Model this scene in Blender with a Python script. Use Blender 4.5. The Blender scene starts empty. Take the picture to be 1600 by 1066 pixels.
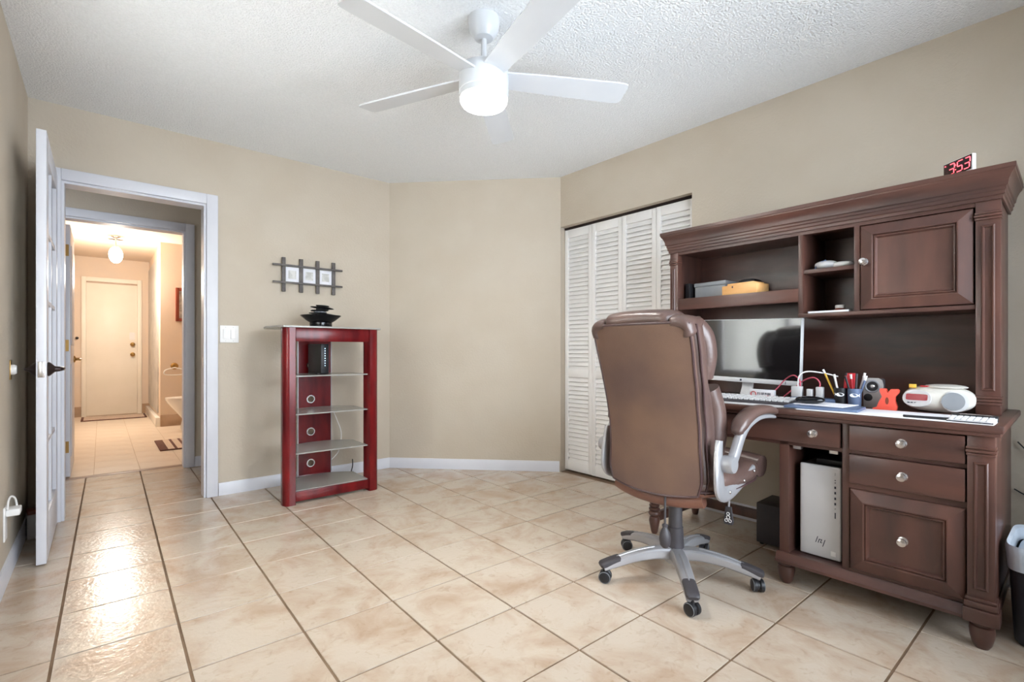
import bpy, bmesh, math, random
from mathutils import Vector, Matrix
random.seed(7)
scene = bpy.context.scene
COL = scene.collection
R = math.radians
PI = math.pi

# ------------------------------------------------------------------ camera
cd = bpy.data.cameras.new('camera'); cam = bpy.data.objects.new('camera', cd); COL.objects.link(cam)
cam.location = (0, 0, 1.0); cam.rotation_euler = (R(90), 0, R(-40))
cd.sensor_width = 36; cd.lens = 765 / 1600 * 36; cd.shift_y = 0.010; cd.clip_start = 0.02
scene.camera = cam
# ------------------------------------------------------------------ world, daylight, exposure
w = bpy.data.worlds.new('world'); scene.world = w; w.use_nodes = True
wb = w.node_tree.nodes['Background']; wb.inputs[0].default_value = (0.75, 0.87, 1.0, 1); wb.inputs[1].default_value = 1.5
ld = bpy.data.lights.new('window_daylight', 'AREA'); ld.shape = 'RECTANGLE'; ld.size = 2.1; ld.size_y = 1.75
ld.energy = 108; ld.color = (0.90, 0.945, 1.0)
lo = bpy.data.objects.new('window_daylight', ld); COL.objects.link(lo)
lo.location = (1.45, -0.70, 1.30); lo.rotation_euler = (R(-90), 0, R(180))
l2 = bpy.data.lights.new('blind_daylight', 'AREA'); l2.shape = 'RECTANGLE'; l2.size = 1.5; l2.size_y = 1.3
l2.energy = 185; l2.color = (0.96, 0.97, 1.0)
l2o = bpy.data.objects.new('blind_daylight', l2); COL.objects.link(l2o)
l2o.location = (-0.58, 1.95, 1.35); l2o.rotation_euler = (0, R(-90), 0)
vs = scene.view_settings
vs.view_transform = 'Standard'; vs.look = 'None'; vs.gamma = 1.0; vs.use_curve_mapping = False
vs.exposure = 0.45

# ------------------------------------------------------------------ helpers: shapes
def bmn(): return bmesh.new()

def box(bm, x0, x1, y0, y1, z0, z1, r=0, seg=2, mtx=None):
    g = bmesh.ops.create_cube(bm, size=1.0); vv = g['verts']
    for v in vv:
        v.co = Vector((x0 + (v.co.x + .5) * (x1 - x0), y0 + (v.co.y + .5) * (y1 - y0), z0 + (v.co.z + .5) * (z1 - z0)))
        if mtx is not None: v.co = mtx @ v.co
    if r > 0:
        es = list({e for v in vv for e in v.link_edges})
        bmesh.ops.bevel(bm, geom=es, offset=r, segments=seg, affect='EDGES', profile=0.5)
    return bm

def loft(bm, rings, cap=True, closed=True):
    vr = [[bm.verts.new(p) for p in ring] for ring in rings]
    n = len(vr[0])
    for a, b in zip(vr, vr[1:]):
        for i in range(n if closed else n - 1):
            j = (i + 1) % n
            bm.faces.new((a[i], a[j], b[j], b[i]))
    if cap and closed:
        bm.faces.new(list(reversed(vr[0]))); bm.faces.new(vr[-1])
    return bm

def prism(bm, pts, axis, a, b):
    def P(u, v, h):
        return {'x': (h, u, v), 'y': (u, h, v), 'z': (u, v, h)}[axis]
    return loft(bm, [[Vector(P(u, v, a)) for u, v in pts], [Vector(P(u, v, b)) for u, v in pts]])

def lathe(bm, prof, c=(0, 0, 0), axis='z', seg=24, mtx=None):
    rings = []
    for r, h in prof:
        ring = []
        for k in range(seg):
            t = 2 * PI * k / seg; u, v = max(r, 1e-4) * math.cos(t), max(r, 1e-4) * math.sin(t)
            p = Vector({'z': (u, v, h), 'x': (h, u, v), 'y': (v, h, u)}[axis])
            if mtx is not None: p = mtx @ p
            ring.append(p + Vector(c))
        rings.append(ring)
    return loft(bm, rings)

def path(pts, n=8):
    P = [Vector(p) for p in pts]; out = []
    for i in range(len(P) - 1):
        p0 = P[max(i - 1, 0)]; p1 = P[i]; p2 = P[i + 1]; p3 = P[min(i + 2, len(P) - 1)]
        for k in range(n):
            t = k / n
            out.append(0.5 * ((2 * p1) + (-p0 + p2) * t + (2 * p0 - 5 * p1 + 4 * p2 - p3) * t * t + (-p0 + 3 * p1 - 3 * p2 + p3) * t ** 3))
    out.append(P[-1]); return out

def frames(pts):
    T = []
    for i in range(len(pts)):
        a = pts[max(i - 1, 0)]; b = pts[min(i + 1, len(pts) - 1)]; T.append((b - a).normalized())
    up = Vector((0, 0, 1)) if abs(T[0].z) < .9 else Vector((1, 0, 0))
    n = (up - T[0] * up.dot(T[0])).normalized(); out = []
    for t in T:
        n = (n - t * n.dot(t)).normalized(); out.append((t, n, t.cross(n)))
    return out

def tube(bm, pts, r, seg=8):
    pts = [Vector(p) for p in pts]; fr = frames(pts); rings = []
    for i, (p, (t, n, b)) in enumerate(zip(pts, fr)):
        rr = r[i] if isinstance(r, (list, tuple)) else r
        rings.append([p + n * rr * math.cos(2 * PI * k / seg) + b * rr * math.sin(2 * PI * k / seg) for k in range(seg)])
    return loft(bm, rings)

def bar(bm, pts, w, h, side=Vector((0, 1, 0)), seg=12, e=4.0):
    """superelliptic bar swept along pts; w across 'side', h across the normal"""
    pts = [Vector(p) for p in pts]; rings = []
    for i, p in enumerate(pts):
        t = (pts[min(i + 1, len(pts) - 1)] - pts[max(i - 1, 0)]).normalized()
        s = (side - t * side.dot(t)).normalized(); n = t.cross(s)
        ww = w[i] if isinstance(w, (list, tuple)) else w; hh = h[i] if isinstance(h, (list, tuple)) else h
        ring = []
        for k in range(seg):
            a = 2 * PI * k / seg; ca, sa = math.cos(a), math.sin(a)
            ring.append(p + s * (ww / 2 * math.copysign(abs(ca) ** (2 / e), ca)) + n * (hh / 2 * math.copysign(abs(sa) ** (2 / e), sa)))
        rings.append(ring)
    return loft(bm, rings)

def sell(cx, cy, a, b, e=3.0, n=32):
    out = []
    for k in range(n):
        t = 2 * PI * k / n; c, s = math.cos(t), math.sin(t)
        out.append((cx + a * math.copysign(abs(c) ** (2 / e), c), cy + b * math.copysign(abs(s) ** (2 / e), s)))
    return out

def ellipsoid(bm, c, a, b, h, e=2.0, seg=24, rings=12, ez=2.0, mtx=None):
    rr = []
    for i in range(rings + 1):
        t = -PI / 2 + PI * i / rings; cs = max(math.cos(t), 0.0) ** (2 / ez); sn = math.copysign(abs(math.sin(t)) ** (2 / ez), math.sin(t))
        cs = max(cs, 0.004)
        ring = [Vector((x, y, h * sn)) for x, y in sell(0, 0, a * cs, b * cs, e, seg)]
        if mtx is not None: ring = [mtx @ p for p in ring]
        rr.append([p + Vector(c) for p in ring])
    return loft(bm, rr)

def cornice(bm, pth, prof):
    """sweep (out, z) profile along an open 2-D path, mitred; outward is to the right of travel"""
    P = [Vector((p[0], p[1])) for p in pth]; rings = []
    for i, p in enumerate(P):
        def nrm(a, b):
            d = (b - a).normalized(); return Vector((d.y, -d.x))
        if i == 0: m = nrm(P[0], P[1])
        elif i == len(P) - 1: m = nrm(P[-2], P[-1])
        else:
            n1 = nrm(P[i - 1], p); n2 = nrm(p, P[i + 1]); m = (n1 + n2); m = m / (m.dot(n1))
        rings.append([Vector((p.x + m.x * o, p.y + m.y * o, z)) for o, z in prof])
    return loft(bm, rings)

# ------------------------------------------------------------------ helpers: objects
def ob(name, bm, mat, parent=None, smooth=32):
    bmesh.ops.recalc_face_normals(bm, faces=bm.faces[:])
    me = bpy.data.meshes.new(name); bm.to_mesh(me); bm.free()
    if mat is not None: me.materials.append(mat)
    if smooth:
        me.polygons.foreach_set('use_smooth', [True] * len(me.polygons))
        me.set_sharp_from_angle(angle=R(smooth))
    o = bpy.data.objects.new(name, me); COL.objects.link(o)
    if parent is not None: o.parent = parent
    return o

def tag(o, label, cat, group=None, kind=None):
    o['label'] = label; o['category'] = cat
    if group: o['group'] = group
    if kind: o['kind'] = kind
    return o

def thing(name, label, cat, loc=(0, 0, 0), rz=0.0, group=None, kind=None):
    o = bpy.data.objects.new(name, None); COL.objects.link(o)
    o.location = loc; o.rotation_euler = (0, 0, rz); o.empty_display_size = .05
    return tag(o, label, cat, group, kind)

def inst(src, name, loc=(0, 0, 0), rot=(0, 0, 0), parent=None):
    o = bpy.data.objects.new(name, src.data); COL.objects.link(o)
    o.location = loc; o.rotation_euler = rot
    if parent is not None: o.parent = parent
    return o

def B(name, mat, parent, *a, r=0, seg=2, smooth=32):
    return ob(name, box(bmn(), *a, r=r, seg=seg), mat, parent, smooth)

# ------------------------------------------------------------------ materials
def srgb(r, g, b):
    f = lambda c: (c / 255 / 12.92) if c / 255 <= .04045 else ((c / 255 + .055) / 1.055) ** 2.4
    return (f(r), f(g), f(b), 1)

def mat(name, col, rough=.5, metal=0, spec=.5, col2=None, nscale=8, stretch=(1, 1, 1), ndetail=4, contrast=(.35, .65),
        bump=None, emit=None, coat=0, rand=0, rnoise=0):
    m = bpy.data.materials.new(name); m.use_nodes = True; nt = m.node_tree; N = nt.nodes; L = nt.links
    p = N['Principled BSDF']
    p.inputs['Base Color'].default_value = col; p.inputs['Roughness'].default_value = rough; p.inputs['Metallic'].default_value = metal
    p.inputs['Specular IOR Level'].default_value = spec; p.inputs['Coat Weight'].default_value = coat
    p.inputs['Coat Roughness'].default_value = .15
    tc = N.new('ShaderNodeTexCoord'); mp = N.new('ShaderNodeMapping'); mp.inputs['Scale'].default_value = stretch
    L.new(tc.outputs['Object'], mp.inputs['Vector']); fac = None
    if col2 is not None:
        nz = N.new('ShaderNodeTexNoise'); nz.inputs['Scale'].default_value = nscale; nz.inputs['Detail'].default_value = ndetail
        L.new(mp.outputs['Vector'], nz.inputs['Vector'])
        rp = N.new('ShaderNodeValToRGB'); rp.color_ramp.elements[0].position = contrast[0]; rp.color_ramp.elements[1].position = contrast[1]
        rp.color_ramp.elements[0].color = col; rp.color_ramp.elements[1].color = col2
        L.new(nz.outputs['Fac'], rp.inputs['Fac']); L.new(rp.outputs['Color'], p.inputs['Base Color'])
        if rnoise:
            mr = N.new('ShaderNodeMapRange'); mr.inputs['To Min'].default_value = rough - rnoise; mr.inputs['To Max'].default_value = rough + rnoise
            L.new(nz.outputs['Fac'], mr.inputs['Value']); L.new(mr.outputs['Result'], p.inputs['Roughness'])
    if bump:
        sc, st, dist = bump
        nb = N.new('ShaderNodeTexNoise'); nb.inputs['Scale'].default_value = sc; nb.inputs['Detail'].default_value = 3
        L.new(mp.outputs['Vector'], nb.inputs['Vector'])
        bp = N.new('ShaderNodeBump'); bp.inputs['Strength'].default_value = st; bp.inputs['Distance'].default_value = dist
        L.new(nb.outputs['Fac'], bp.inputs['Height']); L.new(bp.outputs['Normal'], p.inputs['Normal'])
    if emit:
        p.inputs['Emission Color'].default_value = emit[0]; p.inputs['Emission Strength'].default_value = emit[1]
    return m

M = {}
WALLC = srgb(192, 179, 161)
M['wall'] = mat('wall_paint', WALLC, .62, col2=srgb(196, 184, 167), nscale=3, bump=(70, .3, .005))
M['ceil'] = mat('popcorn_ceiling', srgb(238, 239, 240), .9, spec=.1, col2=srgb(244, 245, 246), nscale=90, bump=(105, .8, .012))
M['white'] = mat('white_trim_paint', srgb(214, 214, 221), .38, col2=srgb(220, 220, 226), nscale=4)
M['louver'] = mat('white_louver_paint', srgb(236, 233, 230), .45, col2=srgb(241, 238, 235), nscale=5)
M['grout'] = mat('grout', srgb(122, 100, 80), .9, spec=.2, col2=srgb(136, 113, 92), nscale=12)
M['wood'] = mat('dark_mahogany', srgb(62, 42, 37), .34, spec=.55, col2=srgb(98, 63, 52), nscale=5, stretch=(2.2, 2.2, .5), ndetail=6, contrast=(.3, .75), bump=(60, .05, .002))
M['woodh'] = mat('dark_mahogany_horizontal', srgb(62, 42, 37), .34, spec=.55, col2=srgb(98, 63, 52), nscale=5, stretch=(2.2, .5, 2.2), ndetail=6, contrast=(.3, .75), bump=(60, .05, .002))
M['woodd'] = mat('dark_mahogany_inside', srgb(58, 40, 37), .45, col2=srgb(80, 54, 49), nscale=5, stretch=(2, .6, 2))
M['cherry'] = mat('cherry_gloss', srgb(84, 12, 18), .24, spec=.32, col2=srgb(118, 24, 26), nscale=5, stretch=(2.5, 2.5, .6), coat=.15)
M['leather'] = mat('brown_leather', srgb(80, 62, 58), .30, spec=.6, col2=srgb(98, 76, 68), nscale=4, bump=(160, .22, .003))
M['leather_back'] = mat('brown_leather_back', srgb(92, 71, 64), .38, spec=.5, col2=srgb(112, 86, 71), nscale=3, bump=(180, .25, .003))
M['piping'] = mat('leather_piping', srgb(70, 50, 50), .35)
M['chairwood'] = mat('seat_shell_brown', srgb(104, 68, 54), .4, col2=srgb(120, 80, 64), nscale=5)
M['silver'] = mat('silver_painted_plastic', srgb(168, 166, 168), .34, metal=.45)
M['chrome'] = mat('satin_nickel', srgb(205, 200, 198), .25, metal=.95)
M['brass'] = mat('brass', srgb(170, 135, 80), .3, metal=.9)
M['bronze'] = mat('dark_bronze', srgb(56, 44, 42), .35, metal=.6)
M['black'] = mat('black_plastic', srgb(26, 25, 28), .45, col2=srgb(32, 31, 34), nscale=10)
M['blackgloss'] = mat('black_gloss', srgb(16, 16, 19), .14)
M['dgrey'] = mat('dark_grey_plastic', srgb(58, 54, 58), .5, col2=srgb(66, 62, 64), nscale=8)
M['grey'] = mat('grey_plastic', srgb(128, 130, 134), .45, col2=srgb(138, 140, 143), nscale=8)
M['lgrey'] = mat('light_grey_plastic', srgb(200, 198, 198), .42, col2=srgb(206, 204, 203), nscale=8)
M['whitep'] = mat('white_plastic', srgb(236, 234, 232), .35, col2=srgb(240, 238, 236), nscale=8)
M['paper'] = mat('paper', srgb(236, 235, 240), .7, col2=srgb(244, 243, 247), nscale=6)
M['fanw'] = mat('fan_white', srgb(206, 208, 212), .3, col2=srgb(212, 214, 217), nscale=3)
M['speaker'] = mat('silver_grey_plastic', srgb(158, 154, 150), .4, col2=srgb(168, 164, 160), nscale=8)
M['offwhite'] = mat('off_white_plastic', srgb(212, 207, 198), .35, col2=srgb(218, 213, 205), nscale=8)
M['screen'] = mat('monitor_screen', srgb(16, 16, 18), .06, spec=1.0, coat=.6)
M['blue'] = mat('blue_grey_folder', srgb(84, 100, 130), .5, col2=srgb(96, 112, 140), nscale=9)
M['coral'] = mat('coral_plastic', srgb(238, 84, 66), .45, col2=srgb(244, 98, 78), nscale=6)
M['red'] = mat('red_plastic', srgb(190, 40, 48), .45)
M['pink'] = mat('pink_cable', srgb(206, 92, 110), .5)
M['orange'] = mat('pale_pine', srgb(226, 168, 104), .5, col2=srgb(238, 190, 128), nscale=8, stretch=(3, .5, 3))
M['yellow'] = mat('yellow_pencil', srgb(226, 180, 70), .45)
M['cream'] = mat('cream_wall', srgb(220, 202, 184), .6, col2=srgb(226, 205, 182), nscale=3, bump=(60, .2, .004))
M['creamd'] = mat('cream_door', srgb(238, 230, 214), .45, col2=srgb(242, 234, 220), nscale=3)
M['marble'] = mat('grey_marble', srgb(168, 164, 158), .35, col2=srgb(196, 190, 182), nscale=6, ndetail=8)
M['browntile'] = mat('brown_base_tile', srgb(166, 138, 112), .35, col2=srgb(182, 154, 128), nscale=9)
M['porcelain'] = mat('porcelain', srgb(240, 236, 228), .15)
M['bin'] = mat('bin_black', srgb(38, 39, 46), .45, bump=(120, .2, .003), col2=srgb(46, 47, 54), nscale=6)
M['bag'] = mat('bin_liner', srgb(190, 200, 212), .3, col2=srgb(206, 214, 224), nscale=12, bump=(18, .4, .01))
M['framewood'] = mat('red_brown_frame', srgb(128, 58, 40), .4, col2=srgb(146, 70, 48), nscale=8)
M['artgrey'] = mat('weathered_grey_wood', srgb(84, 78, 76), .55, col2=srgb(108, 101, 97), nscale=20, stretch=(1, 1, 1))
M['matbrown'] = mat('mat_brown', srgb(92, 58, 48), .9, col2=srgb(112, 72, 60), nscale=60)
M['matbeige'] = mat('mat_beige', srgb(206, 186, 168), .9, col2=srgb(218, 198, 180), nscale=60)
M['led'] = mat('led_blue', srgb(150, 190, 230), .3, emit=((.55, .75, 1, 1), 1.5))
M['ledred'] = mat('led_red', srgb(255, 90, 100), .3, emit=((1, .10, .13, 1), 2.2))
M['clockface'] = mat('clock_face', srgb(46, 8, 14), .15)
M['dispred'] = mat('radio_display', srgb(110, 24, 32), .2, emit=((.5, .02, .04, 1), .25))
M['photo'] = mat('faded_print', srgb(186, 184, 180), .6, col2=srgb(222, 220, 216), nscale=26, ndetail=3, contrast=(.4, .6))
M['ink'] = mat('dark_ink', srgb(38, 40, 58), .6)
M['fanlens'] = mat('fan_lens', srgb(255, 250, 240), .3, emit=((1, .975, .94, 1), 5.0))
M['globe'] = mat('lamp_globe', srgb(255, 240, 215), .3, emit=((1, .93, .82, 1), 5.0))

def glass_mat(name, tint, refl=.08, rough=.02):
    m = bpy.data.materials.new(name); m.use_nodes = True; nt = m.node_tree; N = nt.nodes; L = nt.links
    for n in list(N):
        if n.type == 'BSDF_PRINCIPLED': N.remove(n)
    out = [n for n in N if n.type == 'OUTPUT_MATERIAL'][0]
    t = N.new('ShaderNodeBsdfTransparent'); t.inputs[0].default_value = tint
    g = N.new('ShaderNodeBsdfGlossy'); g.inputs['Roughness'].default_value = rough
    fr = N.new('ShaderNodeFresnel'); fr.inputs[0].default_value = 1.45
    mx = N.new('ShaderNodeMixShader'); L.new(fr.outputs[0], mx.inputs[0]); L.new(t.outputs[0], mx.inputs[1]); L.new(g.outputs[0], mx.inputs[2])
    L.new(mx.outputs[0], out.inputs[0]); return m
M['pane'] = glass_mat('window_glass', (.93, .96, .98, 1))

def frosted_mat():
    m = bpy.data.materials.new('frosted_grey_glass'); m.use_nodes = True; nt = m.node_tree; N = nt.nodes; L = nt.links
    p = N['Principled BSDF']; p.inputs['Base Color'].default_value = srgb(182, 178, 172); p.inputs['Roughness'].default_value = .16
    out = [n for n in N if n.type == 'OUTPUT_MATERIAL'][0]
    t = N.new('ShaderNodeBsdfTransparent'); t.inputs[0].default_value = (.8, .82, .8, 1)
    mx = N.new('ShaderNodeMixShader'); mx.inputs[0].default_value = .72
    L.new(t.outputs[0], mx.inputs[1]); L.new(p.outputs[0], mx.inputs[2]); L.new(mx.outputs[0], out.inputs[0]); return m
M['frost'] = frosted_mat()
def blind_mat():
    m = bpy.data.materials.new('white_blind'); m.use_nodes = True; nt = m.node_tree; N = nt.nodes; L = nt.links
    p = N['Principled BSDF']; p.inputs['Base Color'].default_value = srgb(236, 236, 232); p.inputs['Roughness'].default_value = .5
    out = [n for n in N if n.type == 'OUTPUT_MATERIAL'][0]
    t = N.new('ShaderNodeBsdfTranslucent'); t.inputs[0].default_value = (.85, .86, .84, 1)
    mx = N.new('ShaderNodeMixShader'); mx.inputs[0].default_value = .45
    L.new(p.outputs[0], mx.inputs[1]); L.new(t.outputs[0], mx.inputs[2]); L.new(mx.outputs[0], out.inputs[0]); return m
M['blind'] = blind_mat()

def tile_mat():
    m = bpy.data.materials.new('ceramic_tile'); m.use_nodes = True; nt = m.node_tree; N = nt.nodes; L = nt.links
    p = N['Principled BSDF']; p.inputs['Specular IOR Level'].default_value = .5
    tc = N.new('ShaderNodeNewGeometry'); oi = N.new('ShaderNodeObjectInfo')
    va = N.new('ShaderNodeVectorMath'); va.operation = 'MULTIPLY_ADD'; va.inputs[1].default_value = (1, 1, 1)
    cx = N.new('ShaderNodeCombineXYZ'); mu = N.new('ShaderNodeMath'); mu.operation = 'MULTIPLY'; mu.inputs[1].default_value = 37
    L.new(oi.outputs['Random'], mu.inputs[0]); L.new(mu.outputs[0], cx.inputs[2])
    L.new(tc.outputs['Position'], va.inputs[0]); L.new(cx.outputs[0], va.inputs[2])
    n1 = N.new('ShaderNodeTexNoise'); n1.inputs['Scale'].default_value = 4.5; n1.inputs['Detail'].default_value = 6; n1.inputs['Roughness'].default_value = .6; n1.inputs['Distortion'].default_value = .6
    L.new(va.outputs[0], n1.inputs['Vector'])
    r1 = N.new('ShaderNodeValToRGB'); e = r1.color_ramp.elements
    e[0].position = .28; e[0].color = srgb(178, 152, 129); e[1].position = .56; e[1].color = srgb(199, 184, 167)
    x = r1.color_ramp.elements.new(.42); x.color = srgb(190, 169, 149)
    L.new(n1.outputs['Fac'], r1.inputs['Fac'])
    n2 = N.new('ShaderNodeTexNoise'); n2.inputs['Scale'].default_value = 22; n2.inputs['Detail'].default_value = 8; n2.inputs['Distortion'].default_value = 1.5
    L.new(va.outputs[0], n2.inputs['Vector'])
    r2 = N.new('ShaderNodeValToRGB'); r2.color_ramp.elements[0].position = .30; r2.color_ramp.elements[1].position = .42
    r2.color_ramp.elements[0].color = srgb(206, 186, 164); r2.color_ramp.elements[1].color = (1, 1, 1, 1)
    L.new(n2.outputs['Fac'], r2.inputs['Fac'])
    mx = N.new('ShaderNodeMix'); mx.data_type = 'RGBA'; mx.blend_type = 'MULTIPLY'; mx.inputs['Factor'].default_value = .28
    L.new(r1.outputs['Color'], mx.inputs[6]); L.new(r2.outputs['Color'], mx.inputs[7])
    L.new(mx.outputs[2], p.inputs['Base Color'])
    p.inputs['Roughness'].default_value = .2
    n3 = N.new('ShaderNodeTexNoise'); n3.inputs['Scale'].default_value = 60; n3.inputs['Detail'].default_value = 2; L.new(va.outputs[0], n3.inputs['Vector'])
    bp = N.new('ShaderNodeBump'); bp.inputs['Strength'].default_value = .24; bp.inputs['Distance'].default_value = .004
    L.new(n3.outputs['Fac'], bp.inputs['Height']); L.new(bp.outputs['Normal'], p.inputs['Normal'])
    return m
M['tile'] = tile_mat()
M['bathtile'] = mat('bath_tile', srgb(228, 212, 192), .3, col2=srgb(236, 222, 204), nscale=5, ndetail=6)
M['bathgrout'] = mat('bath_grout', srgb(196, 172, 146), .8, col2=srgb(204, 182, 156), nscale=20)
M['threshold'] = mat('stone_threshold', srgb(158, 134, 116), .4, col2=srgb(176, 150, 130), nscale=14)

# ------------------------------------------------------------------ room geometry (metres)
XL, YB, H = -0.32, -0.50, 2.447            # left wall, wall behind, ceiling
C1 = Vector((1.900, 3.905)); C2 = Vector((2.925, 2.858)); RB = Vector((2.967, YB))
YD = 3.905                                  # door wall
def struct(name, bm, m, label, cat):
    o = ob(name, bm, m); tag(o, label, cat, kind='structure'); return o

# floor: grout bed, each tile a child
flo = struct('floor', box(bmn(), -1.3, 3.8, -.75, 5.16, -.06, -.004), M['grout'], 'beige ceramic tile floor with brown grout lines', 'floor')
def clip(poly, nx, ny, d):
    out = []
    for i in range(len(poly)):
        a, b = poly[i], poly[(i + 1) % len(poly)]
        da, db = nx * a[0] + ny * a[1] - d, nx * b[0] + ny * b[1] - d
        if da <= 0: out.append(a)
        if da * db < 0:
            t = da / (da - db); out.append((a[0] + (b[0] - a[0]) * t, a[1] + (b[1] - a[1]) * t))
    return out
def halfplane(p, q):      # keep left of p->q
    d = (q - p).normalized(); n = Vector((d.y, -d.x)); return (n.x, n.y, n.dot(p))
HP = [(-1, 0, -XL), (0, -1, -YB), (0, 1, 5.125), halfplane(RB, C2 + (C2 - RB) * 0), halfplane(C2, C1)]
TO = Vector((-.4577, 2.5213)); ta, tb = .3482, .3397; TA = Vector((.0101, .99995)); TB = Vector((.99995, -.0101)); G = .0043
full_tile = None
def add_tile(poly, parent, m, z0=-.009, name='tile', bev=.0008):
    c = Vector((sum(p[0] for p in poly) / len(poly), sum(p[1] for p in poly) / len(poly)))
    def ring(k, z): return [Vector((p[0] - (p[0] - c.x) * k, p[1] - (p[1] - c.y) * k, z)) for p in poly]
    bm = bmn(); s = max((Vector(p) - c).length for p in poly); k = bev / s
    loft(bm, [ring(0, z0), ring(0, -.0008), ring(k, 0.0)])
    return ob(name, bm, m, parent, smooth=40)
for i in range(-1, 12):
    for j in range(-9, 11):
        o = TO + TB * (i * tb) - TA * (j * ta)
        q = [o + TB * G + TA * G, o + TB * (tb - G) + TA * G, o + TB * (tb - G) + TA * (ta - G), o + TB * G + TA * (ta - G)]
        poly = [(v.x, v.y) for v in q]; n0 = poly
        for h in HP:
            if poly: poly = clip(poly, *h)
        if len(poly) < 3: continue
        ar = abs(sum(poly[k][0] * poly[(k + 1) % len(poly)][1] - poly[(k + 1) % len(poly)][0] * poly[k][1] for k in range(len(poly)))) / 2
        if ar < .0006: continue
        add_tile(poly, flo, M['tile'])
# closet floor strip
# ceiling
struct('ceiling', box(bmn(), -.5, 3.8, -.75, YD + .12, H, H + .08), M['ceil'], 'white popcorn textured ceiling', 'ceiling')

# walls
LW = (1.25, 2.72, .75, 2.0)
bm = bmn(); box(bm, XL - .12, XL, YB - .12, LW[0], -.06, H); box(bm, XL - .12, XL, LW[1], YD + .12, -.06, H); box(bm, XL - .12, XL, LW[0], LW[1], -.06, LW[2]); box(bm, XL - .12, XL, LW[0], LW[1], LW[3], H)
struct('wall_left', bm, M['wall'], 'taupe painted wall beside the open glazed door', 'wall')
DX0, DX1, DZ = -.18, .55, 2.005
bm = bmn()
box(bm, XL, DX0, YD, YD + .12, -.06, H); box(bm, DX1, C1.x + .06, YD, YD + .12, -.06, H); box(bm, DX0, DX1, YD, YD + .12, DZ, H)
struct('wall_back', bm, M['wall'], 'taupe wall with the doorway into the hall', 'wall')
d = (C2 - C1).normalized(); n = Vector((-d.y, d.x)) * -1
nn = Vector((d.y, -d.x)) * -1
out = Vector((1, 1)).normalized()
bm = bmn(); prism(bm, [(C1.x, C1.y), (C2.x, C2.y), (C2.x + .02, C2.y + .115), (C1.x + .06, C1.y + .12)], 'z', -.06, H)
struct('wall_diagonal', bm, M['wall'], 'taupe angled corner wall between the hall wall and the closet', 'wall')
def wx(y): return RB.x + (C2.x - RB.x) * (y - RB.y) / (C2.y - RB.y)
CY0, CY1, CZ = 1.685, 2.872, 2.032          # closet opening
def wslab(bm, y0, y1, z0, z1, th=.11): prism(bm, [(wx(y0), y0), (wx(y0) + th, y0), (wx(y1) + th, y1), (wx(y1), y1)], 'z', z0, z1)
bm = bmn(); wslab(bm, YB - .12, CY0, -.06, H); wslab(bm, CY0, C2.y, CZ, H)
struct('wall_right', bm, M['wall'], 'taupe long wall behind the desk and around the closet', 'wall')
bm = bmn()
box(bm, 2.93, 3.62, CY1, CY1 + .1, -.06, H); box(bm, 3.04, 3.62, CY0 - .1, CY0, -.06, H); box(bm, 3.6, 3.7, CY0 - .1, CY1 + .1, -.06, H); box(bm, 3.02, 3.62, CY0, CY1, 2.3, 2.4)
struct('wall_closet', bm, M['wall'], 'inside walls of the closet behind louvered doors', 'wall')
WX0, WX1, WZ0, WZ1 = .45, 2.5, .40, 2.15
bm = bmn()
box(bm, XL - .12, WX0, YB - .12, YB, -.06, H); box(bm, WX1, 3.1, YB - .12, YB, -.06, H); box(bm, WX0, WX1, YB - .12, YB, -.06, WZ0); box(bm, WX0, WX1, YB - .12, YB, WZ1, H)
struct('wall_front', bm, M['wall'], 'taupe wall with the daylight window opposite the hall', 'wall')
wn = thing('window_1', 'white framed window with two panes opposite the hall doorway', 'window', (0, YB - .06, 0), kind='structure')
for a in ((WX0, WX1, WZ0, WZ0 + .05), (WX0, WX1, WZ1 - .05, WZ1)): B('window_frame', M['white'], wn, a[0], a[1], -.03, .03, a[2], a[3], r=.004)
for x in (WX0, (WX0 + WX1) / 2 - .03, WX1 - .06): B('window_frame', M['white'], wn, x, x + .06, -.028, .028, WZ0 + .05, WZ1 - .05, r=.004)
xm = (WX0 + WX1) / 2
for a, b in ((WX0 + .06, xm - .03), (xm + .03, WX1 - .06)): B('pane', M['pane'], wn, a, b, -.003, .003, WZ0 + .05, WZ1 - .05)
B('window_sill', M['white'], wn, WX0 - .04, WX1 + .04, .03, .13, WZ0 - .03, WZ0, r=.006)

w2 = thing('window_2', 'white window with closed horizontal blinds on the left wall', 'window', (XL - .05, 0, 0), kind='structure')
for y0, y1, z0, z1 in ((LW[0], LW[0] + .04, LW[2], LW[3]), (LW[1] - .04, LW[1], LW[2], LW[3]), (LW[0] + .04, LW[1] - .04, LW[3] - .04, LW[3]), (LW[0] + .04, LW[1] - .04, LW[2], LW[2] + .04), ((LW[0] + LW[1]) / 2 - .025, (LW[0] + LW[1]) / 2 + .025, LW[2] + .04, LW[3] - .04)):
    B('window_frame', M['white'], w2, -.035, .035, y0, y1, z0, z1, r=.003)
bs = None; nb_ = 44
for q in range(nb_):
    for y0, y1 in ((LW[0] + .043, (LW[0] + LW[1]) / 2 - .028), ((LW[0] + LW[1]) / 2 + .028, LW[1] - .043)):
        if bs is None: bs = ob('blind_slat', box(bmn(), -.0008, .0008, -(y1 - y0) / 2, (y1 - y0) / 2, -.0165, .0165), M['blind'], w2); o = bs
        else: o = inst(bs, 'blind_slat', parent=w2)
        o.location = (.01, (y0 + y1) / 2, LW[2] + .045 + (LW[3] - LW[2] - .09) * (q + .5) / nb_); o.rotation_euler = (0, R(-6), 0)
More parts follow.
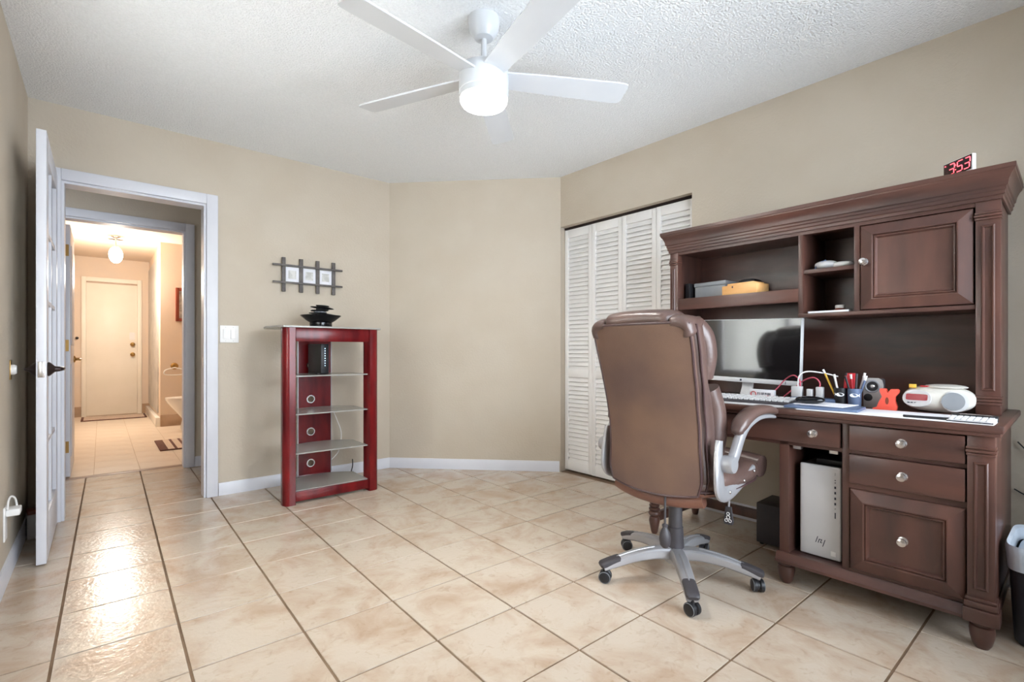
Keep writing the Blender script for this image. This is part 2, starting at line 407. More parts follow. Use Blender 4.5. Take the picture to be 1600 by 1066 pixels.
# baseboards
BPROF = [(0, 0), (.013, 0), (.013, .066), (.010, .074), (.007, .086), (0, .086)]
def base(name, pts, label): struct(name, cornice(bmn(), pts, BPROF), M['white'], label, 'baseboard')
base('baseboard_left', [(XL, YB), (XL, YD)], 'white baseboard along the wall behind the open door')
base('baseboard_back', [(.622, YD), (C1.x, C1.y)], 'white baseboard under the light switch and cherry stand')
base('baseboard_diagonal', [(C1.x + .004, C1.y - .004), (C2.x - .006, C2.y + .006)], 'white baseboard along the angled corner wall')
base('baseboard_right', [(wx(CY0 - .005), CY0 - .005), (wx(YB), YB)], 'white baseboard running behind the desk')
base('baseboard_front', [(wx(YB), YB), (XL, YB)], 'white baseboard under the daylight window')

# door casing, door 1
def casing(name, x0, x1, zt, y, w_, label, depth=.13, sgn=-1, inner=.014):
    t = thing(name, label, 'door frame', (0, y, 0), kind='structure')
    pr = lambda a, b: sorted((a, b))
    for a, b in ((x0 - w_, x0), (x1, x1 + w_)): B('casing', M['white'], t, a, b, sgn * .018 if sgn < 0 else 0, 0 if sgn < 0 else .018, 0, zt + w_, r=.004)
    B('casing', M['white'], t, x0, x1, sgn * .018, 0, zt, zt + w_, r=.004)
    B('jamb', M['white'], t, x0 - .001, x0 + inner, 0, depth, 0, zt); B('jamb', M['white'], t, x1 - inner, x1 + .001, 0, depth, 0, zt); B('jamb', M['white'], t, x0 + inner, x1 - inner, 0, depth, zt - inner, zt + .001)
    return t
t = casing('trim_1', DX0, DX1, DZ, YD, .068, 'white casing around the doorway to the hall', .12)
B('strike_plate', M['chrome'], t, DX1 - .0155, DX1 - .0135, .02, .045, .89, .96)
d1 = thing('door_1', 'white glazed door standing open against the left wall', 'door', (-.213, YD - .012, 0), kind='structure')
DW, DH, T2 = .752, 2.03, .018
Bd = lambda nm, y0, y1, z0, z1, t_=T2, m='white', r=.002: B(nm, M[m], d1, -t_, t_, -y1, -y0, z0, z1, r=r)
Bd('stile', .0, .105, .01, DH); Bd('stile', DW - .105, DW, .01, DH); Bd('rail', .105, DW - .105, DH - .11, DH); Bd('rail', .105, DW - .105, .01, .22)
ny, nz = 2, 5; gy0, gy1, gz0, gz1 = .105, DW - .105, .22, DH - .11
for k in range(1, ny): Bd('muntin', gy0 + (gy1 - gy0) * k / ny - .011, gy0 + (gy1 - gy0) * k / ny + .011, gz0, gz1, .014)
for k in range(1, nz): Bd('muntin', gy0, gy1, gz0 + (gz1 - gz0) * k / nz - .011, gz0 + (gz1 - gz0) * k / nz + .011, .013)
for i in range(ny):
    for k in range(nz):
        y0 = gy0 + (gy1 - gy0) * i / ny + (.011 if i else 0); y1 = gy0 + (gy1 - gy0) * (i + 1) / ny - (.011 if i < ny - 1 else 0)
        z0 = gz0 + (gz1 - gz0) * k / nz + (.011 if k else 0); z1 = gz0 + (gz1 - gz0) * (k + 1) / nz - (.011 if k < nz - 1 else 0)
        Bd('pane', y0, y1, z0, z1, .002, 'pane', 0)
for s in (-1, 1):
    bm = bmn(); lathe(bm, [(.0, .0), (.033, 0), (.034, .006), (.028, .013), (.014, .026), (.011, .045 if s > 0 else .03), (0, .046 if s > 0 else .031)], axis='x', seg=20)
    for v in bm.verts: v.co.x = s * (v.co.x + T2); v.co.y -= DW - .06; v.co.z += .915
    hd = ob('handle', bm, M['bronze'], d1)
    bm = bmn(); xx = s * (T2 + (.046 if s > 0 else .034))
    tube(bm, path([(xx - s * .01, -(DW - .06), .915), (xx, -(DW - .065), .915), (xx + s * .004, -(DW - .10), .915), (xx + s * .004, -(DW - .165), .915)], 5), [.010] * 8 + [.0095] * 7 + [.007], 10)
    ob('lever', bm, M['bronze'], hd)
B('latch_plate', M['chrome'], d1, -.012, .012, -DW - .0015, -DW + .003, .878, .952, r=.001)
for z in (.22, 1.0, 1.78): B('hinge', M['chrome'], d1, -.02, -.004, -.008, .004, z, z + .09)

# hall and bathroom shell
struct('wall_hall_left', box(bmn(), -1.3, -1.2, YD + .12, 5.15, -.06, H), M['wall'], 'end wall of the hall on the open door side', 'wall')
struct('wall_hall_right', box(bmn(), 1.9, 2.0, YD + .12, 5.15, -.06, H), M['wall'], 'end wall of the hall on the closet side', 'wall')
struct('ceiling_hall', box(bmn(), -1.3, 2.0, YD + .12, 5.16, H, H + .08), M['ceil'], 'white ceiling of the hall', 'ceiling')
BX0, BX1, BZ, YH = -.25, .556, 2.03, 5.03
bm = bmn(); box(bm, -1.2, BX0, YH, YH + .11, -.06, H); box(bm, BX1, 1.9, YH, YH + .11, -.06, H); box(bm, BX0, BX1, YH, YH + .11, BZ, H)
struct('wall_hall', bm, M['wall'], 'taupe hall wall around the bathroom doorway', 'wall')
struct('baseboard_hall', cornice(bmn(), [(BX1 + .066, YH), (1.9, YH)], BPROF), M['white'], 'white baseboard in the hall beside the bathroom doorway', 'baseboard')
t = casing('trim_2', BX0, BX1, BZ, YH, .065, 'white casing around the bathroom doorway across the hall', .11)
struct('floor_threshold', box(bmn(), BX0, BX1, 5.12, 5.19, -.02, .004, r=.003), M['threshold'], 'brown stone threshold strip at the bathroom doorway', 'threshold')
bf = struct('floor_bathroom', box(bmn(), -.5, 1.8, 5.16, 10.0, -.06, -.004), M['bathgrout'], 'pale cream tile floor of the bathroom', 'floor')
fullb = None
for i in range(8):
    for j in range(16):
        x0 = -.345 + .299 * i - .0; y0 = 5.19 + .3 * j
        p0 = (x0 + .0015, y0 + .0015)
        o = None
        if fullb is None:
            bm = bmn(); box(bm, 0, .296, 0, .297, -.009, 0); fullb = ob('tile', bm, M['bathtile'], bf, 0); o = fullb
        else: o = inst(fullb, 'tile', parent=bf)
        o.location = (p0[0], p0[1], 0)
YF = 9.9
struct('wall_bathroom_left', box(bmn(), -.44, -.33, 5.14, YF, -.06, H), M['cream'], 'cream bathroom wall behind its open door', 'wall')
struct('wall_bathroom_back', box(bmn(), -.44, 1.8, YF, YF + .1, -.06, H), M['cream'], 'cream far bathroom wall with a closed door', 'wall')
struct('wall_bathroom_right', box(bmn(), 1.7, 1.8, 5.14, YF, -.06, H), M['cream'], 'cream bathroom wall on the toilet side', 'wall')
struct('ceiling_bathroom', box(bmn(), -.44, 1.8, 5.16, YF + .1, H, H + .08), M['cream'], 'cream bathroom ceiling around the hanging lamp', 'ceiling')
YS = 7.96
struct('wall_shower', box(bmn(), .60, 1.7, YS, YF, -.06, H), M['cream'], 'cream wall stub behind the toilet', 'wall')
st = struct('wall_shower_side', box(bmn(), .588, .60, YS + .25, YF, .16, 2.30), M['marble'], 'grey marble tile strip on the shower side', 'wall')
struct('trim_4', box(bmn(), .55, .6, YS + .02, YF, 0, .12, r=.004), M['porcelain'], 'white curb below the grey marble strip', 'curb')
struct('baseboard_bathroom', box(bmn(), .60, 1.7, YS - .012, YS, 0, .155, r=.003), M['browntile'], 'brown tile baseboard behind the toilet', 'baseboard')
struct('baseboard_bathroom_back', box(bmn(), .505, .60, YF - .012, YF, 0, .155), M['browntile'], 'brown tile baseboard right of the far bathroom door', 'baseboard')
struct('baseboard_bathroom_left', box(bmn(), -.33, -.232, YF - .012, YF, 0, .155), M['browntile'], 'brown tile baseboard left of the far bathroom door', 'baseboard')
t = thing('trim_3', 'cream casing around the closed far bathroom door', 'door frame', (0, YF, 0), kind='structure')
for a in ((-.23, -.175, 0, 2.14), (.445, .502, 0, 2.14), (-.175, .445, 2.075, 2.14)): B('casing', M['creamd'], t, a[0], a[1], -.025, 0, a[2], a[3], r=.003)
d3 = thing('door_3', 'closed flat cream door at the far end of the bathroom', 'door', (0, YF, 0), kind='structure')
B('door_slab', M['creamd'], d3, -.174, .444, -.012, 0, .012, 2.05, r=.002)
B('top_stop', M['browntile'], d3, -.174, .444, -.014, 0, 2.052, 2.074)
for z in (1.11, .95):
    bm = bmn(); lathe(bm, [(0, 0), (.032, 0), (.032, -.008), (.012, -.014), (.012, -.035), (.026, -.042), (.028, -.058), (.018, -.066), (0, -.068)], (.385, -.012, z), 'y', 18); ob('knob', bm, M['brass'], d3)
B('door_sign', M['whitep'], d3, .345, .415, -.014, -.012, 1.18, 1.30)
d2 = thing('door_2', 'white bathroom door swung open along the bathroom wall', 'door', (-.205, 5.2, 0), kind='structure')
B('door_slab', M['white'], d2, -.02, .018, 0, .72, .01, 2.0, r=.002)
for z0, z1 in ((.15, .9), (1.05, 1.85)): B('door_panel', M['white'], d2, .018, .024, .11, .61, z0, z1, r=.005)
bm = bmn(); lathe(bm, [(0, .018), (.03, .018), (.03, .026), (.012, .034), (.012, .06), (0, .06)], (0, .66, .93), 'x', 16)
hd = ob('handle', bm, M['brass'], d2)
bm = bmn(); tube(bm, path([(.055, .66, .93), (.064, .62, .93), (.06, .56, .925)], 5), .009, 8); ob('lever', bm, M['brass'], hd)
for z in (.2, 1.0, 1.75): B('hinge', M['brass'], d2, -.012, .01, -.006, 0, z, z + .09)

# closet bifold doors: four louvered panels, every slat its own
pw = (CY1 - .004 - CY0 - .004) / 4
slat0 = None
names = ['white louvered closet panel hinged at the angled wall', 'white louvered closet panel second from the angled wall',
         'white louvered closet panel third from the angled wall', 'white louvered closet panel partly hidden by the tall hutch']
for k in range(4):
    y1 = CY1 - .004 - k * pw; y0 = y1 - pw + .004
    dk = thing('door_%d' % (4 + k), names[k], 'closet door', (2.99, (y0 + y1) / 2, 0), R(.8) , 'closet bifold panels', 'structure')
    hw = (y1 - y0) / 2; sw = .036
    for s in (-1, 1): B('stile', M['louver'], dk, 0, .028, min(s * hw, s * (hw - sw)), max(s * hw, s * (hw - sw)), .012, 2.012, r=.002)
    for z0, z1 in ((.012, .085), (.785, .848), (1.945, 2.012)): B('rail', M['louver'], dk, .0005, .0275, -hw + sw, hw - sw, z0, z1, r=.0015)
    for z0, z1 in ((.085, .785), (.848, 1.945)):
        ns = round((z1 - z0) / .0345); st_ = (z1 - z0) / ns
        for q in range(ns):
            if slat0 is None:
                bm = bmn(); box(bm, -.0225, .0225, -hw + sw - .004, hw - sw + .004, -.0032, .0032, r=.0012, seg=1); slat0 = ob('slat', bm, M['louver'], dk); o = slat0
            else: o = inst(slat0, 'slat', parent=dk)
            o.location = (.0145, 0, z0 + st_ * (q + .5)); o.rotation_euler = (0, R(-62), 0)
B2 = thing('closet_track', 'thin dark metal track above the louvered closet doors', 'track', (0, 0, 0))
ob('rail', box(bmn(), 2.985, 3.025, CY0 + .002, CY1 - .002, CZ - .014, CZ - .001), M['bronze'], B2)

# ================================================================== THINGS
# ------------------------------------------------------------------ ceiling fan with lamp
fan = thing('ceiling_fan', 'white five-blade ceiling fan with a glowing round lamp', 'ceiling fan', (1.277, 1.713, 0))
ob('canopy', lathe(bmn(), [(0, H), (.068, H), (.068, H - .02), (.062, H - .055), (.04, H - .085), (.016, H - .09), (0, H - .09)], seg=32), M['fanw'], fan)
ob('downrod', lathe(bmn(), [(0, H - .085), (.0125, H - .085), (.0125, 2.22), (0, 2.22)], seg=16), M['fanw'], fan)
ob('coupling', lathe(bmn(), [(0, 2.27), (.02, 2.268), (.026, 2.245), (.032, 2.225), (0, 2.225)], seg=20), M['fanw'], fan)
ob('motor_housing', lathe(bmn(), [(0, 2.232), (.085, 2.232), (.102, 2.226), (.108, 2.212), (.108, 2.125), (.106, 2.122), (.106, 2.118), (.107, 2.115), (.105, 2.098), (0, 2.098)], seg=48), M['fanw'], fan)
ob('lamp_lens', lathe(bmn(), [(0, 2.0975), (.102, 2.0975), (.1025, 2.085), (.094, 2.072), (.07, 2.063), (.035, 2.058), (0, 2.057)], seg=48), M['fanlens'], fan)
for k in range(5):
    a = R(43.5 + 72 * k); bm = bmn(); rings = []
    for r_, w_ in ((.085, .095), (.11, .098), (.3, .115), (.5, .124), (.60, .127), (.635, .124), (.648, .112), (.654, .09)):
        tl = R(-11); sh = -.012 if r_ > .62 else 0
        ring = []
        for u, v in ((-w_ / 2, -.0035), (w_ / 2, -.0035), (w_ / 2, .0035), (-w_ / 2, .0035)):
            ring.append(Vector((r_, u * math.cos(tl) - v * math.sin(tl), 2.190 + u * math.sin(tl) + v * math.cos(tl))))
        rings.append(ring)
    loft(bm, rings); bmesh.ops.rotate(bm, verts=bm.verts, cent=(0, 0, 0), matrix=Matrix.Rotation(a, 3, 'Z'))
    ob('blade', bm, M['fanw'], fan)
fl = bpy.data.lights.new('fan_lamp', 'AREA'); fl.shape = 'DISK'; fl.size = .19; fl.energy = 9.5; fl.color = (1, .955, .89); fl.spread = R(180)
flo_ = bpy.data.objects.new('fan_lamp', fl); COL.objects.link(flo_); flo_.location = (0, 0, 2.052); flo_.parent = fan

# ------------------------------------------------------------------ bathroom lamp
bl = thing('bathroom_lamp', 'chrome ceiling fitting with a bright hanging glass globe', 'lamp', (.14, 7.9, 0))
ob('canopy', lathe(bmn(), [(0, H), (.05, H), (.05, H - .012), (.02, H - .03), (0, H - .03)], seg=20), M['chrome'], bl)
bm = bmn(); tube(bm, [(-.075, 0, H - .045), (.075, 0, H - .045)], .008, 8); ob('cross_arm', bm, M['chrome'], bl)
ob('stem', lathe(bmn(), [(0, H - .02), (.01, H - .02), (.01, 2.335), (.022, 2.33), (.024, 2.30), (0, 2.30)], seg=14), M['chrome'], bl)
bm = bmn(); ellipsoid(bm, (0, 0, 2.21), .072, .072, .105, seg=20); ob('globe', bm, M['globe'], bl)
bp_ = bpy.data.lights.new('bathroom_lamp_light', 'POINT'); bp_.energy = 48; bp_.color = (1, .93, .84); bp_.shadow_soft_size = .1
bo = bpy.data.objects.new('bathroom_lamp_light', bp_); COL.objects.link(bo); bo.location = (0, 0, 1.93); bo.parent = bl

# ------------------------------------------------------------------ cherry audio stand
sx, sy = 1.22, 3.335
sd = thing('audio_stand', 'tall cherry wood stand with frosted glass shelves by the wall', 'shelf unit', (sx, sy, 0))
for s in (-1, 1):
    xo, xi = .325, .248
    pts = [(xi, .012), (xi, .105), (xo - .03, .108), (xo - .012, .10), (xo - .002, .08), (xo, .055), (xo - .002, .035), (xo - .01, .016), (xo - .022, .004), (xo - .036, 0), (xi + .006, 0)]
    pts = [(s * a, b) for a, b in pts]
    ob('side_post', prism(bmn(), pts, 'z', 0, 1.155), M['cherry'], sd)
B('top_rail', M['cherry'], sd, -.248, .248, .014, .04, 1.065, 1.155, r=.002)
B('bottom_rail', M['cherry'], sd, -.248, .248, .014, .05, .018, .08, r=.002)
B('bottom_rail', M['cherry'], sd, -.118, .118, .40, .43, .02, .09, r=.002)
# spine panel with four round cable holes
bm = bmn()
HZ = [.895, .645, .405, .172]; hr = .026
segs = [.09] + [z for h in reversed(HZ) for z in (h - .05, h + .05)] + [1.15]
for a, b in zip(segs[0::2], segs[1::2]): box(bm, -.118, .118, .405, .425, a, b)
spn = ob('spine_panel', bm, M['cherry'], sd)
for h in HZ:                         # each hole block: square plate with a round hole
    bm = bmn(); n = 24; hx = -.03
    def sq(k):
        t_ = 2 * PI * k / n; c, s = math.cos(t_), math.sin(t_); m_ = max(abs(c), abs(s))
        u, v = c / m_, s / m_
        return ((-.118 if u < 0 else .118) * abs(u) if abs(u) < 1 else (-.118 if u < 0 else .118), h + v * .05)
    outer = []
    for k in range(n):
        t_ = 2 * PI * k / n; c, s = math.cos(t_), math.sin(t_)
        if abs(c) * .05 > abs(s) * .1: u = math.copysign(1, c); v = s / abs(c) * 1.6; v = max(-1, min(1, v))
        else: v = math.copysign(1, s); u = c / abs(s) * .62; u = max(-1, min(1, u))
        outer.append((hx + (u * (.088 if u < 0 else .148)), h + v * .05))
    inner = [(hx + hr * math.cos(2 * PI * k / n), h + hr * math.sin(2 * PI * k / n)) for k in range(n)]
    loft(bm, [[Vector((u, .405, v)) for u, v in outer], [Vector((u, .405, v)) for u, v in inner], [Vector((u, .425, v)) for u, v in inner], [Vector((u, .425, v)) for u, v in outer]], cap=False)
    ob('spine_panel', bm, M['cherry'], sd)
    bm = bmn(); rg = lambda r, y: [Vector((hx + r * math.cos(2 * PI * k / n), y, h + r * math.sin(2 * PI * k / n))) for k in range(n)]
    loft(bm, [rg(hr, .402), rg(hr + .004, .402), rg(hr + .004, .4045), rg(hr, .4045), rg(hr - .003, .4045), rg(hr - .003, .402), rg(hr, .402)], cap=False)
    ob('grommet', bm, M['chrome'], sd)
for s in (-1, 1): B('spine_edge', M['silver'], sd, s * .1205 - .0025, s * .1205 + .0025, .402, .428, .09, 1.15)
def shelf_poly(hw, y0, y1, bow):
    pts = [(-hw, y0), (hw, y0)]
    for k in range(9):
        t_ = k / 8; pts.append((hw - 2 * hw * t_, y1 + bow * (1 - (2 * t_ - 1) ** 2)))
    return pts
for z in (.835, .583, .325, .082): ob('glass_shelf', prism(bmn(), shelf_poly(.2475, .03, .30, .103), 'z', z - .004, z + .004), M['frost'], sd)
tp = [(-.30, -.012), (.30, -.012)] + [(.30 + .085 * math.sin(PI * k / 10), -.012 + .46 * k / 10 * .98) for k in range(1, 10)]
tp = []
for k in range(13): t_ = k / 12; tp.append((-.33 + .66 * t_, -.01 - .012 * math.sin(PI * t_)))
for k in range(1, 12): t_ = k / 12; tp.append((.33 + .045 * math.sin(PI * t_) ** .7, -.01 + .46 * t_))
for k in range(13): t_ = k / 12; tp.append((.33 - .66 * t_, .45 + .012 * math.sin(PI * t_)))
for k in range(1, 12): t_ = k / 12; tp.append((-.33 - .045 * math.sin(PI * t_) ** .7, .45 - .46 * t_))
ob('glass_top', prism(bmn(), tp, 'z', 1.156, 1.166), M['frost'], sd)

# router on the top glass shelf
rt = thing('router', 'black upright router with a column of status lights on glass shelf', 'router', (1.185, 3.56, .839), R(5))
B('body', M['black'], rt, -.028, .028, -.11, .11, .006, .212, r=.005)
B('foot', M['black'], rt, -.04, .04, -.08, .08, 0, .008, r=.002)
for k in range(8): B('status_light', M['led'], rt, -.003, .003, -.1112, -.1095, .180 - .017 * k - .003, .180 - .017 * k + .003)
cb = bmn(); tube(cb, path([(1.36, 3.80, .58), (1.40, 3.78, .47), (1.43, 3.77, .36), (1.41, 3.78, .22), (1.33, 3.80, .13), (1.28, 3.83, .02), (1.20, 3.86, .006)], 8), .0035, 6)
tag(ob('white_cable', cb, M['whitep']), 'thin white cable drooping behind the glass shelves', 'cable')
cb = bmn(); tube(cb, path([(1.50, 3.72, .16), (1.49, 3.70, .10), (1.46, 3.70, .04), (1.40, 3.74, .006), (1.34, 3.80, .005)], 8), .004, 6)
tag(ob('black_cable', cb, M['black']), 'short black cable at the foot of the cherry stand', 'cable')

# stacked-stone tabletop fountain
fo = thing('tabletop_fountain', 'black tabletop fountain bowl with stacked slate plates', 'fountain', (1.20, 3.55, 1.166))
ob('base', lathe(bmn(), [(0, 0), (.074, 0), (.076, .004), (.076, .036), (.072, .042), (0, .042)], seg=28), M['blackgloss'], fo)
ob('bowl', lathe(bmn(), [(0, .040), (.078, .040), (.10, .054), (.136, .084), (.138, .088), (.130, .089), (.09, .07), (0, .068)], seg=32), M['blackgloss'], fo)
for k, (z, a, b, tl, dx) in enumerate(((.082, .056, .05, 0, 0), (.098, .095, .07, 4, .015), (.112, .046, .04, 0, -.004), (.124, .082, .06, -2, -.008), (.134, .03, .03, 0, 0), (.143, .08, .055, 7, .008), (.157, .045, .035, 4, .012))):
    bm = bmn(); h_ = .0075 if k in (0, 2, 4) else .0042
    ellipsoid(bm, (dx, 0, z), a, b, h_, e=3.2, seg=20, rings=8, ez=3.5, mtx=Matrix.Rotation(R(tl), 3, 'Y') @ Matrix.Rotation(R(25 * k), 3, 'Z'))
    ob('stone', bm, M['grey'] if k in (0, 2) else M['black'], fo)

# wall art: slat grid with three small prints
wa = thing('wall_art', 'grey slat grid wall frame holding three small prints', 'picture frame', (1.218, YD - .002, 0))
for x in (-.178, -.053, .070, .193): B('upright_slat', M['artgrey'], wa, x - .013, x + .013, -.028, -.012, 1.445, 1.70, r=.002)
for z in (1.640, 1.512): B('cross_slat', M['artgrey'], wa, -.258, .258, -.044, -.028, z - .007, z + .007, r=.002)
for x in (-.115, .009, .132):
    pr = B('print', M['paper'], wa, x - .050, x + .050, -.014, 0, 1.521, 1.633, r=.001)
    B('picture', M['photo'], pr, x - .028, x + .028, -.0155, -.0135, 1.545, 1.608)

# light switch
ls = thing('light_switch', 'white double rocker light switch beside the hall door casing', 'light switch', (.688, YD, 1.12))
B('plate', M['whitep'], ls, -.058, .058, -.007, 0, -.06, .06, r=.003)
for x, t_ in ((-.023, 4), (.023, -4)):
    o = ob('rocker', box(bmn(), -.016, .016, -.006, .004, -.033, .033, r=.0015), M['whitep'], ls); o.location = (x, -.0065, 0); o.rotation_euler = (R(t_), 0, 0)
    for z in (-.048, .048): ob('screw', lathe(bmn(), [(0, -.008), (.003, -.008), (.003, -.0065), (0, -.0065)], (x, 0, z), 'y', 10), M['lgrey'], ls)

# left wall bits
db = thing('door_bumper', 'round white rubber door bumper on the left wall', 'door stop', (XL, 3.20, .915))
ob('plate', box(bmn(), 0, .004, -.025, .025, -.045, .045, r=.001), M['brass'], db)
ob('bumper', lathe(bmn(), [(0, .004), (.024, .004), (.024, .014), (.018, .022), (0, .022)], axis='x', seg=20), M['whitep'], db)
pl = thing('plug_in_charger', 'white plug in charger with looped cord on the left wall outlet', 'charger', (XL, 3.02, .30))
B('outlet_plate', M['whitep'], pl, 0, .006, -.036, .036, -.115, .03, r=.002)
B('charger_body', M['whitep'], pl, .006, .05, -.02, .055, -.012, .018, r=.005)
cb = bmn(); tube(cb, path([(.012, -.02, .02), (.014, -.012, .055), (.02, .015, .068), (.03, .04, .05), (.035, .048, .012)], 6), .004, 6); ob('cord', cb, M['whitep'], pl)
bx = thing('small_carton', 'small white carton with dark marks on the floor behind the open door', 'box', (-.285, 3.66, 0), R(8))
B('carton', M['lgrey'], bx, -.02, .03, -.03, .05, .0, .13, r=.003)
B('carton_lid', M['framewood'], bx, -.018, .028, -.028, .048, .13, .15, r=.003)
for y in (-.015, .01): B('mark', M['ink'], bx, -.0212, .001, y, y + .007, .02, .11)

# bathroom things
mt = thing('door_mat', 'brown edged beige mat in front of the far bathroom door', 'mat', (.155, 9.48, 0))
B('mat_body', M['matbrown'], mt, -.38, .38, -.26, .26, 0, .012, r=.004)
for k in range(6): B('stripe', M['matbeige'], mt, -.35, .35, -.235 + .08 * k, -.175 + .08 * k, .0115, .0135)
mt = thing('bath_mat', 'striped brown and beige bath mat near the toilet', 'mat', (.76, 6.33, 0))
B('mat_body', M['matbrown'], mt, -.31, .34, -.33, .36, 0, .012, r=.004)
for k in range(7): B('stripe', M['matbeige'], mt, -.24 + .08 * k, -.185 + .08 * k, -.315, .345, .0115, .0135)
tl = thing('toilet', 'white porcelain toilet partly hidden by the bathroom door casing', 'toilet', (.90, 7.46, 0))
bm = bmn(); loft(bm, [[Vector((x, y, z)) for x, y in sell(cx, 0, a, b, 2.6, 24)] for z, cx, a, b in ((0, .02, .16, .11), (.02, .02, .158, .108), (.14, .03, .14, .095), (.26, .0, .20, .14), (.36, -.03, .245, .175), (.39, -.035, .25, .18))]); ob('bowl', bm, M['porcelain'], tl)
ob('seat_lid', prism(bmn(), sell(-.035, 0, .255, .187, 2.4, 28), 'z', .39, .415), M['porcelain'], tl)
B('tank', M['porcelain'], tl, .20, .38, -.21, .21, .36, .76, r=.02); B('tank_lid', M['porcelain'], tl, .19, .39, -.22, .22, .76, .79, r=.008)
th = thing('towel_ring', 'brass mounted towel ring on the cream wall above the toilet', 'towel ring', (.755, YS, .80))
ob('mount', lathe(bmn(), [(0, 0), (.045, 0), (.042, -.012), (.018, -.03), (0, -.032)], axis='y', seg=18), M['brass'], th)
bm = bmn(); tube(bm, path([(0, -.03, -.02), (-.1, -.03, -.05), (-.1, -.03, -.11), (.1, -.03, -.11), (.1, -.03, -.05), (0, -.03, -.02)], 6), .006, 6); ob('ring', bm, M['whitep'], th)
pf = thing('bathroom_picture', 'red brown framed picture on the cream bathroom wall', 'picture frame', (.94, YS, 1.63))
for a in ((-.175, -.135, -.225, .225), (.135, .175, -.225, .225), (-.135, .135, .185, .225), (-.135, .135, -.225, -.185)): B('frame', M['framewood'], pf, a[0], a[1], -.03, 0, a[2], a[3], r=.004)
B('picture', M['photo'], pf, -.135, .135, -.01, 0, -.185, .185)
hk = thing('robe_hook', 'small brass robe hook on the far cream wall', 'hook', (-.28, YF, 1.20))
ob('mount', lathe(bmn(), [(0, 0), (.02, 0), (.02, -.01), (.008, -.014), (.008, -.05), (.014, -.055), (0, -.06)], axis='y', seg=12), M['bronze'], hk)
# ------------------------------------------------------------------ desk
DR = R(.9); D0 = (2.27, 0, 0)
def W(lx, ly, z=0):      # desk frame -> room
    return (2.27 + lx * math.cos(DR) - ly * math.sin(DR), lx * math.sin(DR) + ly * math.cos(DR), z)
dk = thing('desk', 'dark mahogany pedestal desk with drawers and turned legs', 'desk', D0, DR)
TZ = .758
bm = bmn(); box(bm, -.052, .645, .188, 1.618, TZ - .026, TZ, r=.006); box(bm, -.036, .64, .197, 1.608, TZ - .040, TZ - .0262, r=.003)
ob('desk_top', bm, M['woodh'], dk)
B('side_panel', M['wood'], dk, .01, .62, .215, .236, .128, .718, r=.001)
B('side_panel', M['wood'], dk, .004, .62, .846, .884, .128, .718, r=.002)
B('side_panel', M['wood'], dk, .006, .62, .626, .650, .128, .718, r=.001)
B('back_panel', M['woodd'], dk, .61, .62, .236, .846, .128, .718)
B('floor_panel', M['woodd'], dk, .02, .61, .236, .846, .112, .134)
bm = bmn(); prism(bm, [(-.024, .094), (-.024, .106), (-.016, .112), (-.010, .126), (-.002, .134), (.02, .134), (.02, .094)], 'y', .284, .892)
ob('base_moulding', bm, M['woodh'], dk)
for a_, b_ in ((.872, .892), (.208, .226)): B('base_moulding', M['woodh'], dk, .0205, .625, a_, b_, .094, .134, r=.003)
for z0, z1 in ((.598, .612), (.461, .483), (.134, .144), (.711, .718)): B('face_rail', M['woodh'], dk, .006, .026, .281, .626, z0, z1)
B('face_rail', M['woodh'], dk, .004, .026, .650, 1.53, .598, .612); B('face_rail', M['woodh'], dk, .004, .026, .650, 1.53, .711, .718)
B('carcass_rail', M['woodd'], dk, .026, .61, .884, .90, .612, .716); B('carcass_rail', M['woodd'], dk, .026, .61, .650, .846, .60, .612)
knobm = None
def knob(parent, y, z, x=0.0):
    global knobm
    pf_ = [(0, 0), (.016, 0), (.016, -.003), (.007, -.007), (.0065, -.014), (.013, -.018), (.0155, -.023), (.0145, -.028), (.008, -.031), (0, -.0315)]
    if knobm is None:
        knobm = ob('knob', lathe(bmn(), pf_, axis='x', seg=20), M['chrome'], parent); o = knobm; o['label'] = 'round satin nickel knob'
    else: o = inst(knobm, 'knob', parent=parent); o['label'] = 'round satin nickel knob'
    o.location = (x, y, z); return o
def slab_drawer(y0, y1, z0, z1, ky):
    dr = B('drawer', M['woodh'], dk, -.012, .012, y0, y1, z0, z1, r=.003)
    B('drawer_box', M['woodd'], dr, .012, .45, y0 + .02, y1 - .02, z0 + .01, z1 - .012)
    for k_ in ky: knob(dr, k_, (z0 + z1) / 2, -.012)
    return dr
slab_drawer(.286, .622, .614, .710, [.457]); slab_drawer(.286, .622, .485, .596, [.455]); slab_drawer(.655, 1.515, .614, .710, [.747, 1.42])
def framed(name, parent, y0, y1, z0, z1, x0, fw, mt_, ky, kz, mold=.016):
    """door or drawer front: mitred outer frame sloping in, inner moulding, flat panel"""
    dr = B(name, mt_, parent, x0 + .004, x0 + .022, y0 + .002, y1 - .002, z0 + .002, z1 - .002)
    def rect(i, x): return [Vector((x, y0 + i, z0 + i)), Vector((x, y1 - i, z0 + i)), Vector((x, y1 - i, z1 - i)), Vector((x, y0 + i, z1 - i))]
    bm = bmn(); loft(bm, [rect(0, x0 + .016), rect(.0, x0 + .001), rect(.003, x0 - .002), rect(fw - .006, x0 - .017), rect(fw - .002, x0 - .017), rect(fw, x0 - .014), rect(fw, x0 + .016)], cap=False); ob('front_frame', bm, mt_, dr, 20)
    bm = bmn(); loft(bm, [rect(fw, x0 + .004), rect(fw, x0 - .009), rect(fw + .004, x0 - .012), rect(fw + .008, x0 - .011), rect(fw + mold - .003, x0 - .002), rect(fw + mold, x0 + .004)], cap=False); ob('panel_moulding', bm, mt_, dr, 20)
    B('panel', mt_, dr, x0, x0 + .006, y0 + fw + mold - .002, y1 - fw - mold + .002, z0 + fw + mold - .002, z1 - fw - mold + .002)
    knob(dr, ky, kz, x0 if fw * 2 < (y1 - y0) and abs(ky - (y0 + y1) / 2) < .05 else x0 - .012)
    return dr
